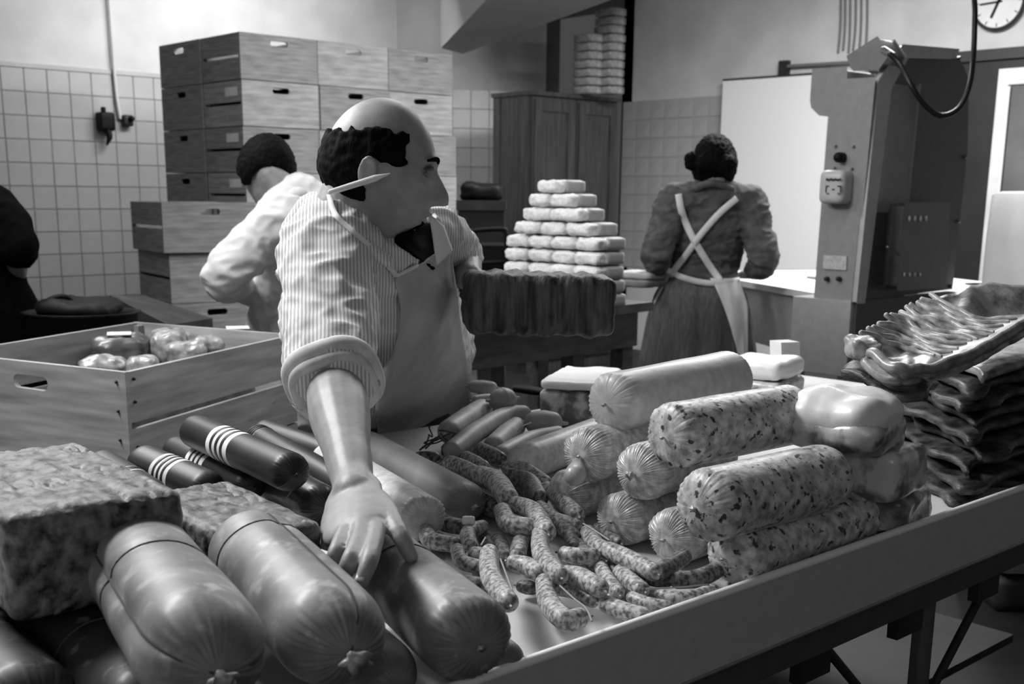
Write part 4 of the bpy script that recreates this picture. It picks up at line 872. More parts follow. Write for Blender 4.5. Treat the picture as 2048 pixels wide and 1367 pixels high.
# top rib slab
fe = [D(1742, 716, 1.72), D(1795, 745, 1.66), D(1850, 748, 1.66), D(1925, 728, 1.70), D(1985, 695, 1.76), D(2048, 655, 1.84), D(2120, 620, 1.92)]
be = [D(1714, 676, 1.80), D(1758, 652, 1.88), D(1812, 622, 1.98), D(1862, 598, 2.04), D(1922, 580, 2.10), D(1985, 562, 2.16), D(2110, 575, 2.2)]
feS, _ = spline(fe, 1, 60); beS, _ = spline(be, 1, 60)
def rf(s, t):
    i = s * 60; a = feS[int(round(i))]; b = beS[int(round(i))]
    p = lerp(a, b, t); p = p + V(0, 0, -.018 * math.sin(math.pi * t) * sm(.0, .2, s) + .006 * noise.noise(V(s * 12, t * 8, 0)) + .010 * math.exp(-((t - .06) / .06) ** 2))
    if s > .66: p = p - V(0, 0, .028 * sm(.66, .8, s) * math.exp(-((t - .72) / .16) ** 2))
    return p
r_ = empty('rib_slab', fe[2] - V(0, 0, .03), 'slab of smoked ribs on top of the right stack, curling up at the back', 'meat slab')
mk('slab_meat', grid(rf, 60, 30, lambda s, t: .022 * (.5 + .5 * sm(0, .12, t) * sm(0, .05, s))), slab_f, r_)
mk('fat_rim', tube([rf(s / 30, .02) + V(0, 0, .0) for s in range(31)], .0085, 8, 60), mat('fat_rim', .40, .6, scale=50, rough=.4, coat=.3, bump=.3), r_)
for k in range(12):
    s0_ = .07 + k * .040
    pts = [rf(min(1, s0_ + q * .058), 1.0 - q * .115 - .02 * math.sin(q + k)) + V(0, 0, .0012) for q in range(7)]
    pts[0] = pts[0] + (pts[0] - pts[1]).normalized() * .006
    mk('rib_bone', tube(pts, [.0045, .0052, .0055, .0055, .005, .004, .0025], 8, 24), rib_m, r_)
mk('dried_tip', rbox(rf(.02, .55), RT, FW, UP, .022, .03, .017, .012, 10, lambda p, n: .008 * nz(p, 40)), slab_f, r_)

# ---------------------------------------------------------------- people
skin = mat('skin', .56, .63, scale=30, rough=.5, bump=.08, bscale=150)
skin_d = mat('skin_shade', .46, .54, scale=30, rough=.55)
hair = mat('hair_dark', .03, .06, scale=120, st=(1, 1, .3), rough=.8, bump=.5, bscale=160, spec=.12)
shirt_m = mat('striped_shirt', .68, .88, scale=58, kind='wave', lo=.30, hi=.62, rough=.85, bump=.12, bscale=90, rot=(0, 0, .6))
def hp(u, v, w, off=0):
    """head surface point in local axes x=right, y=face, z=up for a unit direction"""
    x, y, z = .075 * u, .096 * v, .116 * w
    jaw = sm(.05, .95, -w)
    x *= 1 - .30 * jaw; 
    if v < 0: y *= 1 - .50 * sm(.1, .8, -w)
    if w > .2: x *= 1 + .04 * (w - .2)
    if v > 0:
        y = y + .011 * sm(.05, .6, -w) * sm(.2, .8, v)
        f = sm(.0, .6, v); g = lambda c, s, q: math.exp(-((q - c) / s) ** 2)
        zz = z
        nose = 0
        if -.05 < zz < .03: nose = .032 * (1 - sm(-.026, .028, zz)) * sm(-.043, -.034, zz)
        y += f * nose * g(0, .010 + .006 * sm(.0, .04, -zz), x)
        y += f * (.007 * g(.034, .009, zz) * g(0, .045, x))
        y -= f * .011 * (g(.031, .015, abs(x)) * g(.014, .010, zz))
        y += f * (.010 * g(-.055, .0055, zz) + .009 * g(-.069, .0055, zz) - .004 * g(-.062, .0028, zz)) * g(0, .022, x)
        y += f * .013 * g(-.096, .015, zz) * g(0, .026, x)
        y -= f * .004 * g(-.080, .006, zz) * g(0, .02, x)
        x += (1 if x > 0 else -1) * f * .004 * g(-.02, .02, zz) * g(.05, .02, abs(x))
    if off:
        d = Vector((x, y, z)); d = d.normalized() * off; return Vector((x, y, z)) + d
    return Vector((x, y, z))
def head_vf(M, n=96, m=90, off=0, keep=None, fn=None):
    vs = []; fs = []; ok = {}
    for i in range(m + 1):
        ph = math.pi * i / m; w_ = -math.cos(ph); rr = max(1e-3, math.sin(ph))
        for k in range(n):
            a = 2 * math.pi * k / n; u, v = rr * math.cos(a), rr * math.sin(a)
            o_ = off(u, v, w_) if callable(off) else off
            vs.append(M @ hp(u, v, w_, o_))
    for i in range(m):
        for k in range(n): fs.append((i * n + k, i * n + (k + 1) % n, (i + 1) * n + (k + 1) % n, (i + 1) * n + k))
    fs += [tuple(range(n)), tuple(range(m * n, m * n + n))]
    return vs, fs
def head_frame(c, fwd, up, s=1.0):
    f = fwd.normalized(); u = (up - f * up.dot(f)).normalized(); r = f.cross(u)
    M = Matrix((r * s, f * s, u * s)).transposed().to_4x4(); M.translation = c; return M
def ears(M):
    out = []
    for q in (-1, 1):
        c = Vector((q * .076, -.012, -.006))
        ring = [M @ (c + Vector((q * (.006 + .004 * math.sin(a)), -.004 + .011 * math.cos(a), .022 * math.sin(a) + .0))) for a in [math.radians(x) for x in range(-70, 260, 22)]]
        out.append(tube(ring, .0045 * M.to_scale().x, 8, 30)); out.append(tube([M @ (c + Vector((-q * .004, 0, -.016))), M @ (c + Vector((q * .002, -.002, .014)))], .011 * M.to_scale().x, 10, 4, flat=(.5, 1.1), fdir=(M.to_3x3() @ Vector((1, 0, 0)))))
    return out
def hair_cap(name, M, parent, test, thick, voxel=.005, amp=.006, extra=(), it=1, m=None):
    """hair volume: where test(u,v,w) is true the shell rises above the skull, elsewhere it sinks inside"""
    vf = head_vf(M, 64, 48, off=lambda u, v, w_: (thick if test(u, v, w_) else -.012))
    return vox(name, [vf] + list(extra), voxel, m or hair, parent, it, fn=lambda p, n: amp * noise.noise(p * 90))
def face_bits(M, parent, brow=True):
    s = M.to_scale().x
    for q in (-1, 1):
        e = M @ Vector((q * .031, .0745, .013)); mk('eye', tube([e, e + (M.to_3x3() @ Vector((0, .001, 0)))], .0105 * s, 14, 2), mat('eye_grey', .40, rough=.25), parent)
        mk('eyelid', tube([M @ Vector((q * .018, .083, .017)), M @ Vector((q * .031, .089, .0205)), M @ Vector((q * .044, .081, .015))], .0035 * s, 8, 10), skin_d, parent)
        if brow: mk('eyebrow', tube([M @ Vector((q * .014, .0945, .031)), M @ Vector((q * .032, .0915, .037)), M @ Vector((q * .05, .077, .032))], [.003 * s, .0036 * s, .002 * s], 8, 12, flat=(.7, 1.2), fdir=FW), hair, parent)
def hand_vf(wr, kn, fingers, thumb, r=.0092, pw=.040, pt=.015, nrm=UP):
    """palm from wrist to the knuckle row plus finger chains"""
    mid = sum(kn, V(0, 0, 0)) / len(kn); side = (kn[0] - kn[-1]).normalized()
    P = [tube([wr, lerp(wr, mid, .35), lerp(wr, mid, .75), mid], [.027, .036, pw, pw * .93], 16, 10, flat=(1, .40), fdir=side)]
    for k, fg in enumerate(fingers):
        rt = lerp(wr, fg[0], .55); q = [1, 1.04, .98, .84][k] * r
        P.append(tube([rt] + fg, [q * 1.0, q * 1.08, q, q * .82][:len(fg) + 1], 10, 18))
    P.append(tube([lerp(wr, thumb[0], .35)] + thumb, [r * 1.5, r * 1.45, r * 1.15, r * .9][:len(thumb) + 1], 10, 16))
    return P
fist = lambda c, d, s: [tube([c, c + d * .05], [.028, .036], 12, 4, flat=(1, .62), fdir=s)] + [tube([c + d * .04 + s * (.027 - .018 * k), c + d * (.085 - .006 * abs(k - 1)) + s * (.028 - .019 * k) - UP * .006, c + d * (.095 - .006 * abs(k - 1)) + s * (.028 - .019 * k) - UP * .034], [.0095, .009, .0075], 8, 10) for k in range(4)] + [tube([c + d * .015 + s * .03, c + d * .05 + s * .045 - UP * .01, c + d * .075 + s * .04 - UP * .02], [.012, .011, .009], 8, 8)]
def wr_fn(a=.006, s=9, st=1.0, sd=0):
    def fn(p, n):
        q = Vector((p.x * s + sd, p.y * s, p.z * s * st)); v = noise.noise(q); w2 = noise.noise(q * 2.3 + V(3, 1, 2))
        return a * (1 - 2.2 * abs(v)) * .7 + a * .5 * (1 - 2 * abs(w2)) - a * .4
    return fn
def cast(bvhs, px, py, off=.004):
    o = CAM; d = ray(px, py).normalized(); best = None
    for b in bvhs:
        h = b.ray_cast(o, d)
        if h[0] is not None and (best is None or h[3] < best): best = h[3]
    return None if best is None else best - off
def drape(bvhs, rows, nu, off=.006, th=.003, smooth=6, bulge=0):
    """cloth sheet lying on a body: rows = list of (y, xleft, xright) in the picture, set against the body surface"""
    nv = len(rows) - 1; dd = [[cast(bvhs, lerp(x0, x1, i / nu), y, 0) for (y, x0, x1) in rows] for i in range(nu + 1)]
    kn_ = [x for c in dd for x in c if x is not None]; av = sum(kn_) / len(kn_)
    for j in range(nv + 1):
        last = None
        colv = [dd[i][j] for i in range(nu + 1)]
        for i in range(nu + 1):
            if dd[i][j] is None:
                near = [(abs(i - k), colv[k]) for k in range(nu + 1) if colv[k] is not None]
                dd[i][j] = min(near)[1] + .004 * min(near)[0] if near else (dd[i][j - 1] if j else av)
    for _ in range(smooth):
        dn = [[0] * (nv + 1) for _ in range(nu + 1)]
        for i in range(nu + 1):
            for j in range(nv + 1):
                nb = [dd[a][b] for a, b in ((i - 1, j), (i + 1, j), (i, j - 1), (i, j + 1)) if 0 <= a <= nu and 0 <= b <= nv]
                dn[i][j] = min(dd[i][j], .5 * dd[i][j] + .5 * sum(nb) / len(nb)) if 1 else 0
        dd = dn
    def f(s, t):
        i = int(round(s * nu)); j = int(round(t * nv)); y, x0, x1 = rows[j]
        return CAM + ray(lerp(x0, x1, s), y).normalized() * (dd[i][j] - off)
    return grid(f, nu, nv, -th)
def strap(bvhs, pts, wpx, off=.005, th=.0025, n=30):
    P, _ = spline([Vector((x, y, 0)) for x, y in pts], 1, n); rr = []
    ds = []
    for p in P:
        d = cast(bvhs, p.x, p.y, 0); ds.append(d)
    known = [d for d in ds if d is not None]
    for i in range(len(ds)):
        if ds[i] is None: ds[i] = ds[i - 1] if i and ds[i - 1] is not None else known[0]
    for _ in range(4): ds = [min(ds[i], (ds[max(i - 1, 0)] + ds[i] * 2 + ds[min(i + 1, len(ds) - 1)]) / 4) for i in range(len(ds))]
    def f(s, t):
        i = int(round(s * n)); a = P[max(i - 1, 0)]; b = P[min(i + 1, n)]; tg = (b - a).normalized(); nr = Vector((-tg.y, tg.x, 0)); q = P[i] + nr * wpx * (t - .5)
        return CAM + ray(q.x, q.y).normalized() * (ds[i] - off)
    return grid(f, n, 2, -th)

# ---- the bald man
HC = D(757, 338, 1.98)
M1_ = head_frame(HC, RT * .95 + FW * .10 - UP * .20, UP + RT * .12 - FW * .03, .97)
man = empty('person', V(2.05, 2.25, 0), 'bald man in striped shirt and pale apron reaching over the sausages', 'person')
SH = D(652, 515, 1.90); EL = D(668, 770, 1.64); WRI = D(706, 965, 1.37)
kn = [G(752, 1052, 1.0), G(722, 1062, 1.0), G(692, 1056, .995), G(668, 1038, .985)]
fing = [[kn[0], G(742, 1110, 1.004), G(722, 1166, .985)], [kn[1], G(702, 1118, 1.0), G(683, 1160, .972)], [kn[2], G(672, 1105, .99), G(660, 1148, .965)], [kn[3], G(655, 1085, .975), G(650, 1125, .955)]]
thb = [G(765, 1010, 1.005), G(796, 1062, .997), G(822, 1112, .975)]
SH2 = D(868, 470, 2.28); EL2 = D(925, 520, 2.50); WR2 = D(935, 552, 2.32)
PEL = W(-.26, 2.86, .93); PEL = V(PEL.x, max(PEL.y, CYF + .13), .93); WST = W(-.27, 2.54, 1.03); CHS = W(-.275, 2.20, 1.14); NKB = W(-.27, 2.03, 1.235)
SA = (SH2 - SH).normalized()
FRN = (RT * .45 - FW * .9).normalized()
parts = [head_vf(M1_)] + ears(M1_)
parts += [tube([M1_ @ V(0, -.035, -.055), M1_ @ V(0, -.04, -.11), NKB, lerp(NKB, CHS, .3)], [.052, .054, .062, .08], 18, 14)]
parts += [tube([NKB, CHS, WST, PEL], [.09, .13, .125, .13], 20, 20, flat=(1.15, .8), fdir=SA)]
parts += [tube([NKB + (SH - NKB) * .2, SH, EL], [.05, .05, .042], 16, 16), tube([EL, lerp(EL, WRI, .3), lerp(EL, WRI, .75), WRI, lerp(WRI, kn[1], .25)], [.040, .042, .030, .0255, .026], 16, 20)]
parts += [tube([NKB + (SH2 - NKB) * .2, SH2, EL2], [.05, .05, .04], 14, 14), tube([EL2, WR2], [.04, .028], 14, 8)]
parts += hand_vf(WRI, kn, fing, thb)
parts += fist(WR2, (RT * .9 - UP * .25).normalized(), FW)
for q in (-1, 1):
    hp_ = PEL + SA * .09 * q; ft = V(hp_.x + .0, hp_.y + .12, 0)
    parts.append(tube([hp_, lerp(hp_, ft, .5) + V(0, -.02, 0), V(ft.x, ft.y, .10)], [.085, .06, .042], 14, 16)); parts.append(tube([V(ft.x, ft.y, .06), V(ft.x, ft.y - .14, .045)], [.045, .035], 12, 6))
body, bv = vox('body', parts, .0032, skin, man, 2)
face_bits(M1_, man)
def bald(u, v, w_):  # ring of hair around back and sides
    a = v + .05 * math.sin(23 * w_) + .04 * math.sin(51 * w_); return (-.50 < w_ < .58 + .03 * math.sin(31 * v) + .02 * math.sin(67 * v) - .22 * max(0, -v) and a < .44 and not (v > -.12 and w_ < .08)) 
hair_cap('hair', M1_, man, bald, .0075, .0035, .003)
for k, (fg, rr) in enumerate(zip(fing, (1, .95, .9, .8))):
    t = (fg[-1] - fg[-2]).normalized(); p = fg[-1] + V(0, 0, .0072) - FW * .0015
    mk('fingernail', rbox(p, t, t.cross(UP).normalized(), UP, .0055, .0048, .0012, .001, 3), mat('nail', .72, rough=.3), man)
# shirt
sp = [tube([lerp(NKB, CHS, .10) - UP * .0, CHS + FW * .02, WST, lerp(WST, PEL, .9)], [.108, .158, .158, .165], 24, 24, flat=(1.15, .86), fdir=SA)]
sp += [tube([NKB + V(0, 0, -.02), lerp(NKB, SH, .6) + V(0, 0, .005), SH + UP * .005, lerp(SH, EL, .5), lerp(SH, EL, .92)], [.075, .078, .074, .070, .066], 22, 24)]
sp += [tube([NKB + V(0, 0, -.02), lerp(NKB, SH2, .6), SH2, lerp(SH2, EL2, .9)], [.070, .062, .056, .050], 20, 20)]
shirt, sv = vox('shirt', sp, .0055, shirt_m, man, 4, fn=wr_fn(.009, 11, 1.6))
# rolled cuff
ct = (EL - SH).normalized(); cc = lerp(SH, EL, .96); cu = ct.orthogonal().normalized(); cv = ct.cross(cu)
ringp = [cc + ct * (.004 * math.sin(3 * a)) + (cu * math.cos(a) + cv * math.sin(a)) * (.0585 + .002 * math.sin(4 * a)) for a in [2 * math.pi * k / 24 for k in range(25)]]
cuff_t = tube(ringp, .0155, 12, 60, cap=False)
mk('rolled_cuff', cuff_t, mat('cuff_cloth', .76, .86, scale=40, rough=.9, bump=.3), man)
mk('cuff_fold', tube([p + ct * .018 - (p - cc).normalized() * .004 for p in ringp], .010, 10, 60, cap=False), MATS['cuff_cloth'], man)
# collar and dark undershirt
mk('collar', tube([D(612, 440, 2.06), D(640, 415, 2.0), D(668, 446, 1.90), D(715, 482, 1.865), D(772, 520, 1.90)], [.03, .032, .022, .018, .014], 16, 40, flat=(1, .7), fdir=FW), shirt_m, man)
mk('collar_back', tube([D(605, 470, 2.08), D(628, 425, 2.06), D(652, 405, 2.03)], [.040, .034, .018], 14, 20), shirt_m, man)
UNDER = 1
cl = D(905, 470, 2.12)
mk('far_collar', grid(lambda s, t: lerp(lerp(D(858, 425, 2.0), D(884, 452, 2.04), s), lerp(D(872, 530, 2.04), D(902, 500, 2.06), s), t) + FW * -.008 * math.sin(3 * s), 8, 10, .004), mat('collar_white', .84, rough=.9), man)
# apron
ap_m = mat('apron_cloth', .66, .74, scale=10, rough=.8, bump=.1, bscale=14, bdist=.01)
rows = [(548, 796, 880), (560, 792, 905), (590, 797, 908), (620, 800, 913), (655, 798, 918), (690, 790, 921), (720, 776, 924), (745, 760, 927), (770, 755, 930), (800, 752, 932), (830, 750, 932), (860, 748, 930), (885, 752, 928)]
rr = [(500 + 48 * 0, 0, 0)]
def apron_rows():
    out = []
    for k in range(40):
        s = k / 39; y = 497 + (893 - 497) * s
        xl = [(0, 897), (.14, 792), (.3, 802), (.42, 800), (.52, 788), (.60, 768), (.66, 756), (.8, 752), (1, 758)]
        xr = [(0, 901), (.14, 910), (.4, 922), (.6, 936), (.8, 944), (1, 944)]
        def ip(T):
            for (a, b), (c, d) in zip(T, T[1:]):
                if s <= c: return lerp(b, d, (s - a) / (c - a))
            return T[-1][1]
        out.append((y, ip(xl), ip(xr)))
    return out
mk('dark_undershirt', drape([sv, bv], [(446 + 5.4 * k, lerp(846, 790, sm(0, 6, k)) if k < 7 else lerp(790, 868, (k - 7) / 10), lerp(878, 893, sm(0, 8, k)) if k < 9 else lerp(893, 872, (k - 9) / 8)) for k in range(18)], 12, .010, .003, smooth=12), black_cloth, man)
# dent-free front: rest the bib on shirt and body
ar = apron_rows()
mk('apron', drape([sv, bv], ar, 30, .010, .004, smooth=30), ap_m, man)
hem = [CAM + (ray(x, y).normalized()) * ((cast([sv, bv], min(x, 895), y, 0) or 2.15) - .013) for x, y in [(792, 552), (830, 532), (870, 512), (899, 497)]]
cst = [sv, bv]
mk('apron_strap', strap(cst, [(794, 552), (760, 512), (715, 470), (672, 430), (658, 388)], 11, .012), mat('strap_white', .86, rough=.8), man)
mk('apron_strap', strap(cst, [(900, 498), (893, 470), (876, 442), (866, 428)], 9, .012), MATS['strap_white'], man)
mk('apron_hem', tube([CAM + ray(x, y).normalized() * (((cast([sv, bv], x, y, 0) or 2.12)) - .016) for x, y in [(794, 550), (812, 542), (834, 531)]] , .0035, 8, 12), MATS['strap_white'], man)
mk('trousers', tube([PEL + UP * .06, PEL, lerp(PEL, V(PEL.x, PEL.y + .12, 0), .2)], [.14, .15, .13], 20, 10, flat=(1.2, .85), fdir=SA), dark, man)
for q in (-1, 1):
    hp_ = PEL + SA * .09 * q; ft = V(hp_.x, hp_.y + .12, 0)
    mk('trouser_leg', tube([hp_, lerp(hp_, ft, .5) + V(0, -.02, 0), V(ft.x, ft.y, .09)], [.1, .08, .065], 14, 16), dark, man)
    mk('shoe', tube([V(ft.x, ft.y + .03, .055), V(ft.x, ft.y - .17, .045)], [.053, .044], 12, 6), blackm, man)
# pencil
pa, pb = D(661, 384, 1.885), D(779, 347, 1.885)
r_ = empty('pencil', (pa + pb) / 2, 'white pencil tucked above the bald man\'s ear', 'pencil')
mk('pencil_body', tube([pa, lerp(pa, pb, .75)], [.0045, .0052], 10, 6), MATS['strap_white'], r_)
mk('pencil_tip', tube([lerp(pa, pb, .75), pb], [.0052, .001], 10, 6), MATS['strap_white'], r_)
# loaf in his far hand
lc = D(1073, 606, 2.19)
held = mat('held_crust', .12, .40, scale=16, st=(5, 5, .5), lo=.35, hi=.7, rough=.5, bump=.6, bscale=30)
la = (RT * .985 + FW * .15 - UP * .03).normalized(); ls = FW * .98 - RT * .15
o = mk('meat_loaf', rbox(lc, la, ls.normalized(), UP, .137, .06, .056, .02, 26, lambda p, n: .004 * math.sin(p.x * 150) * .6 + .004 * nz(p, 30)), held)
tag(o, 'dark ridged meat loaf held out in the bald man\'s far hand', 'meat loaf', 'dark crusted meat loaves')

# ---- the woman
wm = empty('person', W(.94, 5.62, 0), 'woman seen from behind with crossed white apron straps', 'person')
dW = 5.6
hc = D(1429, 330, 5.52); Mw = head_frame(hc, FW + RT * .12 - UP * .35, UP + FW * .3, .95)
def PW(px, py, d=dW): return D(px, py, d)
P_ = PW(1398, 610, 5.62); Wa = PW(1404, 545, 5.62); Ch = PW(1420, 450, 5.58); Nk = PW(1425, 385, 5.52)
ls_, rs_ = PW(1345, 405, 5.55), PW(1500, 408, 5.55); le, re = PW(1312, 515, 5.48), PW(1528, 520, 5.48)
lw, rw = PW(1330, 540, 5.78), PW(1500, 545, 5.80)
parts = [head_vf(Mw)] + ears(Mw) + [tube([Mw @ V(0, -.03, -.06), Nk, lerp(Nk, Ch, .3)], [.05, .055, .07], 14, 10), tube([Nk, Ch, Wa, P_], [.08, .125, .12, .15], 18, 20, flat=(1.15, .78), fdir=RT),
  tube([lerp(Nk, ls_, .3), ls_, le, lw], [.05, .048, .038, .026], 14, 20), tube([lerp(Nk, rs_, .3), rs_, re, rw], [.05, .048, .038, .026], 14, 20)]
parts += fist(lw, FW, RT) + fist(rw, FW, -RT)
for q in (-1, 1):
    a = P_ + RT * .1 * q; parts += [tube([a, V(a.x, a.y, .5), V(a.x, a.y, .09)], [.085, .055, .04], 12, 16), tube([V(a.x, a.y, .05), V(a.x, a.y, .045) + FW * .13], [.042, .03], 10, 6)]
bw, bwv = vox('body', parts, .007, skin, wm, 2)
bun = Mw @ V(-.10, -.03, .005)
bn = PW(1382, 322, 5.5)
hair_cap('hair', Mw, wm, lambda u, v, w_: v < .45 and w_ > -.60, .034, .006, .006, extra=[tube([bn - UP * .012, bn + UP * .012], .030, 10, 4), tube([Mw @ V(-.04, -.08, -.02), Mw @ V(.05, -.08, -.03)], .05, 12, 6)])
blouse = mat('blouse_grey', .30, .37, scale=30, rough=.9, bump=.25, bscale=40)
skirt_m = mat('skirt_grey', .34, .42, scale=30, st=(3, 3, .3), rough=.9, bump=.3, bscale=30)
sp = [tube([lerp(Nk, Ch, .15), Ch, Wa + UP * .02, Wa - UP * .03], [.105, .155, .142, .15], 22, 20, flat=(1.16, .80), fdir=RT),
      tube([Nk - UP * .02, lerp(Nk, ls_, .7), ls_, lerp(ls_, le, .5), le, lerp(le, lw, .7)], [.07, .075, .078, .072, .066, .045], 18, 26), tube([Nk - UP * .02, lerp(Nk, rs_, .7), rs_, lerp(rs_, re, .5), re, lerp(re, rw, .7)], [.07, .075, .078, .072, .066, .045], 18, 26)]
bl, blv = vox('blouse', sp, .008, blouse, wm, 4, fn=wr_fn(.014, 8, 2.0, 5))
mk('collar', tube([PW(1388, 378, 5.47), PW(1425, 366, 5.42), PW(1462, 378, 5.47)], .018, 10, 16), blouse, wm)
nS = 72; vs = []; zs_ = [(PW(1405, 556).z, .175, .0), (PW(1405, 590).z, .215, .006), (PW(1400, 640).z, .245, .012), (PW(1395, 710).z, .268, .018), (.42, .30, .022)]
for z, R, a_ in zs_:
    c = lerp(Wa, P_, .5)
    for k in range(nS):
        an = 2 * H * k / nS; rr_ = R * (1 + a_ / R * (math.sin(13 * an + 1.2) + .6 * math.sin(23 * an)))
        vs.append(V(c.x, c.y, z) + RT * rr_ * math.cos(an) + FW * rr_ * .78 * math.sin(an))
fs = [(i * nS + k, i * nS + (k + 1) % nS, (i + 1) * nS + (k + 1) % nS, (i + 1) * nS + k) for i in range(4) for k in range(nS)] + [tuple(range(nS)), tuple(range(4 * nS, 5 * nS))]
sk = mk('skirt', (vs, fs), skirt_m, wm)
skv = BVHTree.FromPolygons(vs, fs)
B_ = [blv, bwv, skv]
wst = mat('apron_white', .86, .9, scale=20, rough=.85, bump=.15)
mk('apron_strap', strap(B_, [(1357, 388), (1364, 425), (1383, 470), (1412, 520), (1440, 560)], 14, .012), wst, wm)
mk('apron_strap', strap(B_, [(1474, 396), (1440, 425), (1402, 468), (1372, 510), (1338, 552)], 13, .016), wst, wm)
mk('waist_band', strap(B_, [(1336, 541), (1370, 556), (1420, 566), (1478, 560)], 12, .014), wst, wm)
mk('apron_panel', drape(B_, [(556 + 5 * k, lerp(1420, 1478, min(1, (k / 31) ** .75)), lerp(1480, 1496, sm(0, 12, k)) if k < 99 else 1496) for k in range(32)], 12, .012, .004, 10), wst, wm)
mk('apron_edge', drape(B_, [(542 + 3 * k, lerp(1334, 1304, k / 22), lerp(1343, 1308, k / 22)) for k in range(23)], 4, .012, .004, 6), wst, wm)
for q in (-1, 1):
    a = P_ + RT * .1 * q; mk('shoe', tube([V(a.x, a.y, .055), V(a.x, a.y, .05) + FW * .15], [.052, .04], 10, 6), blackm, wm)

# ---- the young man with dark hair
dY = 4.1
ym = empty('person', W(-.78, 4.2, 0), 'young dark haired man in white coat bending behind the bald man', 'person')
def PY_(px, py, d=dY): return D(px, py, d)
hc = PY_(533, 343, 4.1); My = head_frame(hc, (-RT * .45 + FW * .55 - UP * .75), UP * .7 + FW * .5 - RT * .1, .98)
Nk = PY_(592, 405, 4.05); Ch = PY_(625, 490, 4.1); Wa = PY_(610, 600, 4.15); Pe = PY_(600, 680, 4.2)
ls_ = PY_(560, 440, 3.98); le = PY_(440, 558, 3.92); lw = PY_(535, 592, 4.35); rs_ = PY_(650, 420, 4.3); re = PY_(640, 520, 4.5); rw = PY_(580, 585, 4.6)
parts = [head_vf(My)] + ears(My) + [tube([My @ V(0, -.03, -.06), Nk, lerp(Nk, Ch, .3)], [.05, .056, .075], 14, 10), tube([Nk, Ch, Wa, Pe], [.09, .13, .12, .13], 18, 20, flat=(1.1, .85), fdir=RT),
  tube([lerp(Nk, ls_, .3), ls_, le, lw], [.05, .048, .038, .026], 14, 20), tube([lerp(Nk, rs_, .3), rs_, re, rw], [.05, .048, .038, .026], 14, 20)]
parts += fist(lw, (FW + RT * .3).normalized(), RT) + fist(rw, FW, -RT)
for q in (-1, 1):
    a = Pe + RT * .09 * q; parts += [tube([a, V(a.x, a.y, .5), V(a.x, a.y, .09)], [.085, .058, .04], 12, 16), tube([V(a.x, a.y, .05), V(a.x, a.y, .045) + FW * .13], [.042, .03], 10, 6)]
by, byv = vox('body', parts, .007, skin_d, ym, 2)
face_bits(My, ym)
hair_cap('hair', My, ym, lambda u, v, w_: (v < .28 and w_ > -.45) or w_ > .45, .026, .006, .004)
coat = mat('white_coat', .80, .86, scale=20, rough=.9, bump=.2, bscale=30)
sp = [tube([lerp(Nk, Ch, .1), Ch, Wa, Pe, Pe - UP * .18], [.11, .165, .165, .175, .18], 22, 24, flat=(1.08, .88), fdir=RT),
      tube([Nk - UP * .02, lerp(Nk, ls_, .6), ls_, lerp(ls_, le, .55), le, lerp(le, lw, .75)], [.075, .085, .085, .078, .062, .045], 18, 26), tube([Nk - UP * .02, lerp(Nk, rs_, .7), rs_, re, lerp(re, rw, .7)], [.075, .078, .076, .06, .045], 18, 22)]
vox('white_coat', sp, .008, coat, ym, 4, fn=wr_fn(.011, 8, 1.6, 9))
mk('coat_collar', tube([Nk + RT * -.05 + FW * -.04, Nk + UP * .03 + FW * -.07 + RT * .02, Nk + RT * .08], .022, 10, 16), coat, ym)
for q in (-1, 1):
    a = Pe + RT * .09 * q; mk('trouser_leg', tube([a, V(a.x, a.y, .5), V(a.x, a.y, .09)], [.1, .078, .062], 12, 16), dark, ym); mk('shoe', tube([V(a.x, a.y, .055), V(a.x, a.y, .05) + FW * .15], [.052, .04], 10, 6), blackm, ym)

# ---- dark clothed person cut by the left edge
dp = empty('person', W(-2.0, 4.1, 0), 'person in dark clothes partly outside the frame at left', 'person')
hc = D(-105, 330, 4.1); Md = head_frame(hc, (RT * .5 + FW * .6 - UP * .4), UP, .98)
Nk = D(-100, 400, 4.1); Ch = D(-85, 480, 4.1); Wa = D(-60, 600, 4.15); Pe = D(-50, 680, 4.2)
ls_ = D(-15, 418, 4.05); le = D(32, 490, 3.98); lw = D(30, 575, 4.2); rs_ = D(-180, 420, 4.2); re = D(-190, 560, 4.2); rw = D(-120, 600, 4.4)
parts = [head_vf(Md)] + ears(Md) + [tube([Md @ V(0, -.03, -.06), Nk, lerp(Nk, Ch, .3)], [.05, .056, .075], 14, 10), tube([Nk, Ch, Wa, Pe], [.09, .12, .11, .12], 18, 20, flat=(1.1, .85), fdir=RT),
  tube([lerp(Nk, ls_, .3), ls_, le, lw], [.05, .048, .040, .030], 14, 20), tube([lerp(Nk, rs_, .3), rs_, re, rw], [.05, .048, .038, .026], 14, 20)]
parts += fist(lw, (FW * .5 - UP * .8).normalized(), RT) + fist(rw, FW, -RT)
for q in (-1, 1):
    a = Pe + RT * .09 * q; parts += [tube([a, V(a.x, a.y, .5), V(a.x, a.y, .09)], [.085, .058, .04], 12, 16), tube([V(a.x, a.y, .05), V(a.x, a.y, .045) + FW * .13], [.042, .03], 10, 6)]
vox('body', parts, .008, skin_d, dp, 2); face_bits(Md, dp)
hair_cap('hair', Md, dp, lambda u, v, w_: (v < .28 and w_ > -.45) or w_ > .45, .02, .008, .008)
vox('dark_sweater', [tube([lerp(Nk, Ch, .1), Ch, Wa], [.11, .15, .14], 20, 18, flat=(1.1, .85), fdir=RT), tube([Nk - UP * .02, ls_, lerp(ls_, le, 1.02)], [.075, .085, .075], 18, 20), tube([Nk - UP * .02, rs_, re], [.075, .08, .06], 18, 20)], .01, black_cloth, dp, 3, fn=wr_fn(.01, 8))
sk = []
c = lerp(Wa, Pe, .3)
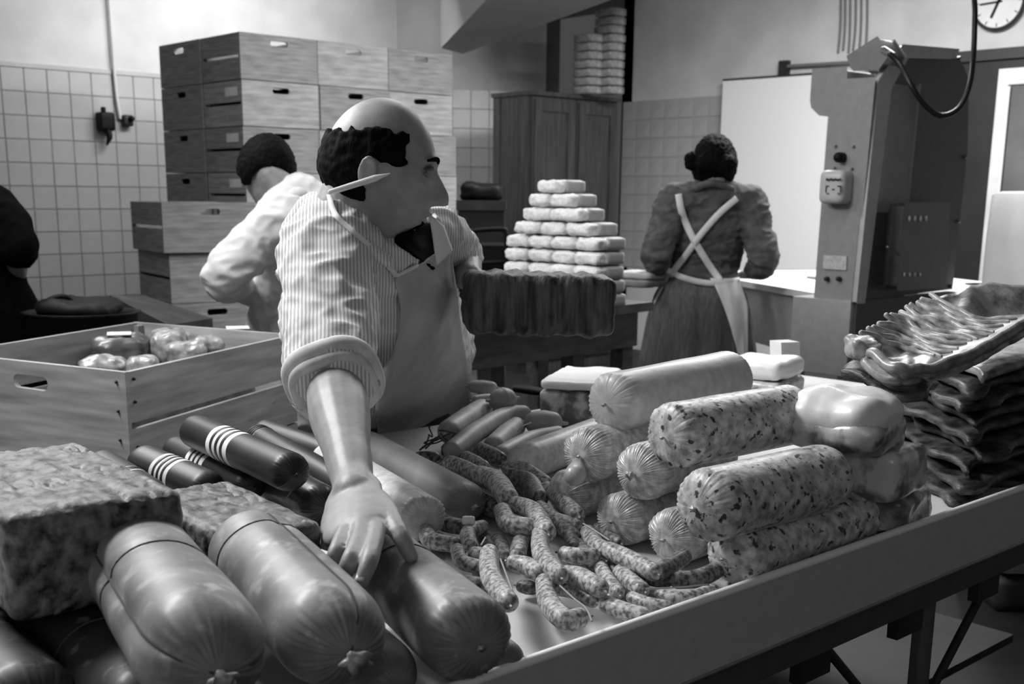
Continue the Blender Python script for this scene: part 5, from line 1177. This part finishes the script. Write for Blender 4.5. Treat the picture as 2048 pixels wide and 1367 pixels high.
mk('dark_skirt', tube([D(-30, 560, 4.1), D(-20, 650, 4.12), V(D(-20, 650, 4.12).x, D(-20, 650, 4.12).y, .45)], [.14, .18, .21], 24, 16, flat=(1, .8), fdir=RT), black_cloth, dp)
for q in (-1, 1):
    a = Pe + RT * .09 * q; mk('shoe', tube([V(a.x, a.y, .055), V(a.x, a.y, .05) + FW * .15], [.052, .04], 10, 6), blackm, dp)

# ---------------------------------------------------------------- near crate with packages
NC = G(250, 740, .935); RC = G(590, 665, .935); ux = (RC - NC); LL = ux.length; ux.normalize(); wa = math.atan2(ux.y, ux.x) + math.radians(79); uw = V(math.cos(wa), math.sin(wa), 0); WWd = .66; CHH = .27
nails_m = mat('nail_head', .12, rough=.5)
near_m = mat('near_crate_wood', .50, .70, scale=4, st=(1, 1, 9), rough=.62, bump=.2, detail=9, lo=.28, hi=.72, spots=(7, .70, .76, .34))
lbs = ['large open wooden crate in front holding wrapped packages', 'wooden crate directly beneath the open package crate', 'lowest wooden crate beneath the open package crate']
for k in range(3):
    zz = .935 - CHH * (k + 1)
    e = crate('wooden_crate', V(NC.x, NC.y, zz), uw, ux, WWd, LL, CHH - .002, near_m, lbs[k], 'crates stacked at the near left', hole_w=.062)
    if k == 0:
        nr = -uw * 1; nn_ = V(ux.y, -ux.x, 0); nn_ = nn_ if nn_.dot(FW) < 0 else -nn_
        for i, (a, z) in enumerate([(.03, .245), (.03, .19), (.03, .08), (.03, .03), (LL - .03, .245), (LL - .03, .2), (LL - .03, .08)]):
            p = V(NC.x, NC.y, zz) + ux * a + UP * z; mk('nail', tube([p - nn_ * .0, p + nn_ * .002], .004, 8, 1), nails_m, e)
        n2 = -ux
        for i, (a, z) in enumerate([(.03, .24), (.03, .17), (.03, .10), (.03, .04)]):
            p = V(NC.x, NC.y, zz) + uw * a + UP * z; mk('nail', tube([p, p + n2 * .002], .004, 8, 1), nails_m, e)
o = mk('stand_block', hexa(V(NC.x, NC.y, .002) + uw * .05 + ux * .05, uw * .5, ux * (LL - .1), V(0, 0, .935 - 3 * CHH - .003)), table_wood, smooth=False); tag(o, 'low block under the near crate stack', 'block')
pk1 = mat('dark_pack', .26, .36, scale=20, rough=.35, coat=.5, bump=.3); pk2 = mat('bag_pack', .44, .72, scale=40, rough=.3, coat=.6, bump=.6, bscale=40)
zt = .83
cg = 'packages in the open crate'
def bag(label, px, py, z, R, m, seed, el=(1, 1, .8), lab=None):
    c = G(px, py, z)
    fn = lambda p, n: R * .22 * nz(p + V(seed, 0, 0), 18)
    vf = rbox(c, (RT + FW * .3).normalized(), (FW - RT * .3).normalized(), UP, R * el[0], R * el[1], R * el[2], R * .55, 12, fn)
    if lab:
        e = empty('package', c - V(0, 0, R * el[2]), label, 'package', cg); mk('pack_body', vf, m, e)
        q = c + UP * (R * el[2] + .006); uxx = (RT + FW * .3).normalized(); vy = (FW - RT * .3).normalized()
        mk('white_label', hexa(q - uxx * .035 - vy * .02 - FW * .01, uxx * .07, vy * .045 + UP * .004, V(0, 0, .002)), paper, e, smooth=False); return
    tag(mk('package', vf, m), label, 'package', cg)
bag('dark wrapped package with white label lying left in the open crate', 243, 706, .86, .07, pk1, 1, (1.2, .8, .75), True)
bag('mottled package in the heap centre of the open crate', 336, 694, .87, .056, pk2, 2, (1, 1, 1))
bag('package on top at the back of the open crate', 362, 677, .89, .04, pk2, 3, (1.2, .8, .7))
bag('flat package behind the right side of the heap', 425, 688, .88, .045, pk2, 4, (1.4, .8, .6))
bag('grey package with white label at the right end of the open crate', 478, 682, .885, .05, pk1, 5, (1.1, .8, .7), True)
bag('low package at the near side of the open crate', 205, 733, .85, .05, pk2, 6, (1.3, .8, .6))
bag('rounded package at the near corner of the open crate', 285, 735, .86, .042, pk2, 7)
bag('lower package in front of the heap in the open crate', 372, 705, .862, .05, pk2, 8, (1.2, .9, .7))
bag('small dark package between the labelled one and the heap', 296, 702, .855, .04, pk1, 9)
for i, (a, b, z) in enumerate(((.2, .25, .73), (.45, .25, .73), (.2, .55, .73), (.45, .55, .73))):
    c = V(NC.x, NC.y, z + .01) + uw * a + ux * b * (LL / .75)
    o = mk('package', rbox(c, ux, uw, UP, .15, .1, .055, .03, 8, lambda p, n: .006 * nz(p, 20)), pk1)  # dark wrap colour stands in for shade behind the plank gap
    tag(o, ['lower package at the near left bottom of the open crate', 'lower package at the far left bottom of the open crate', 'lower package at the near right bottom of the open crate', 'lower package at the far right bottom of the open crate'][i], 'package', cg)
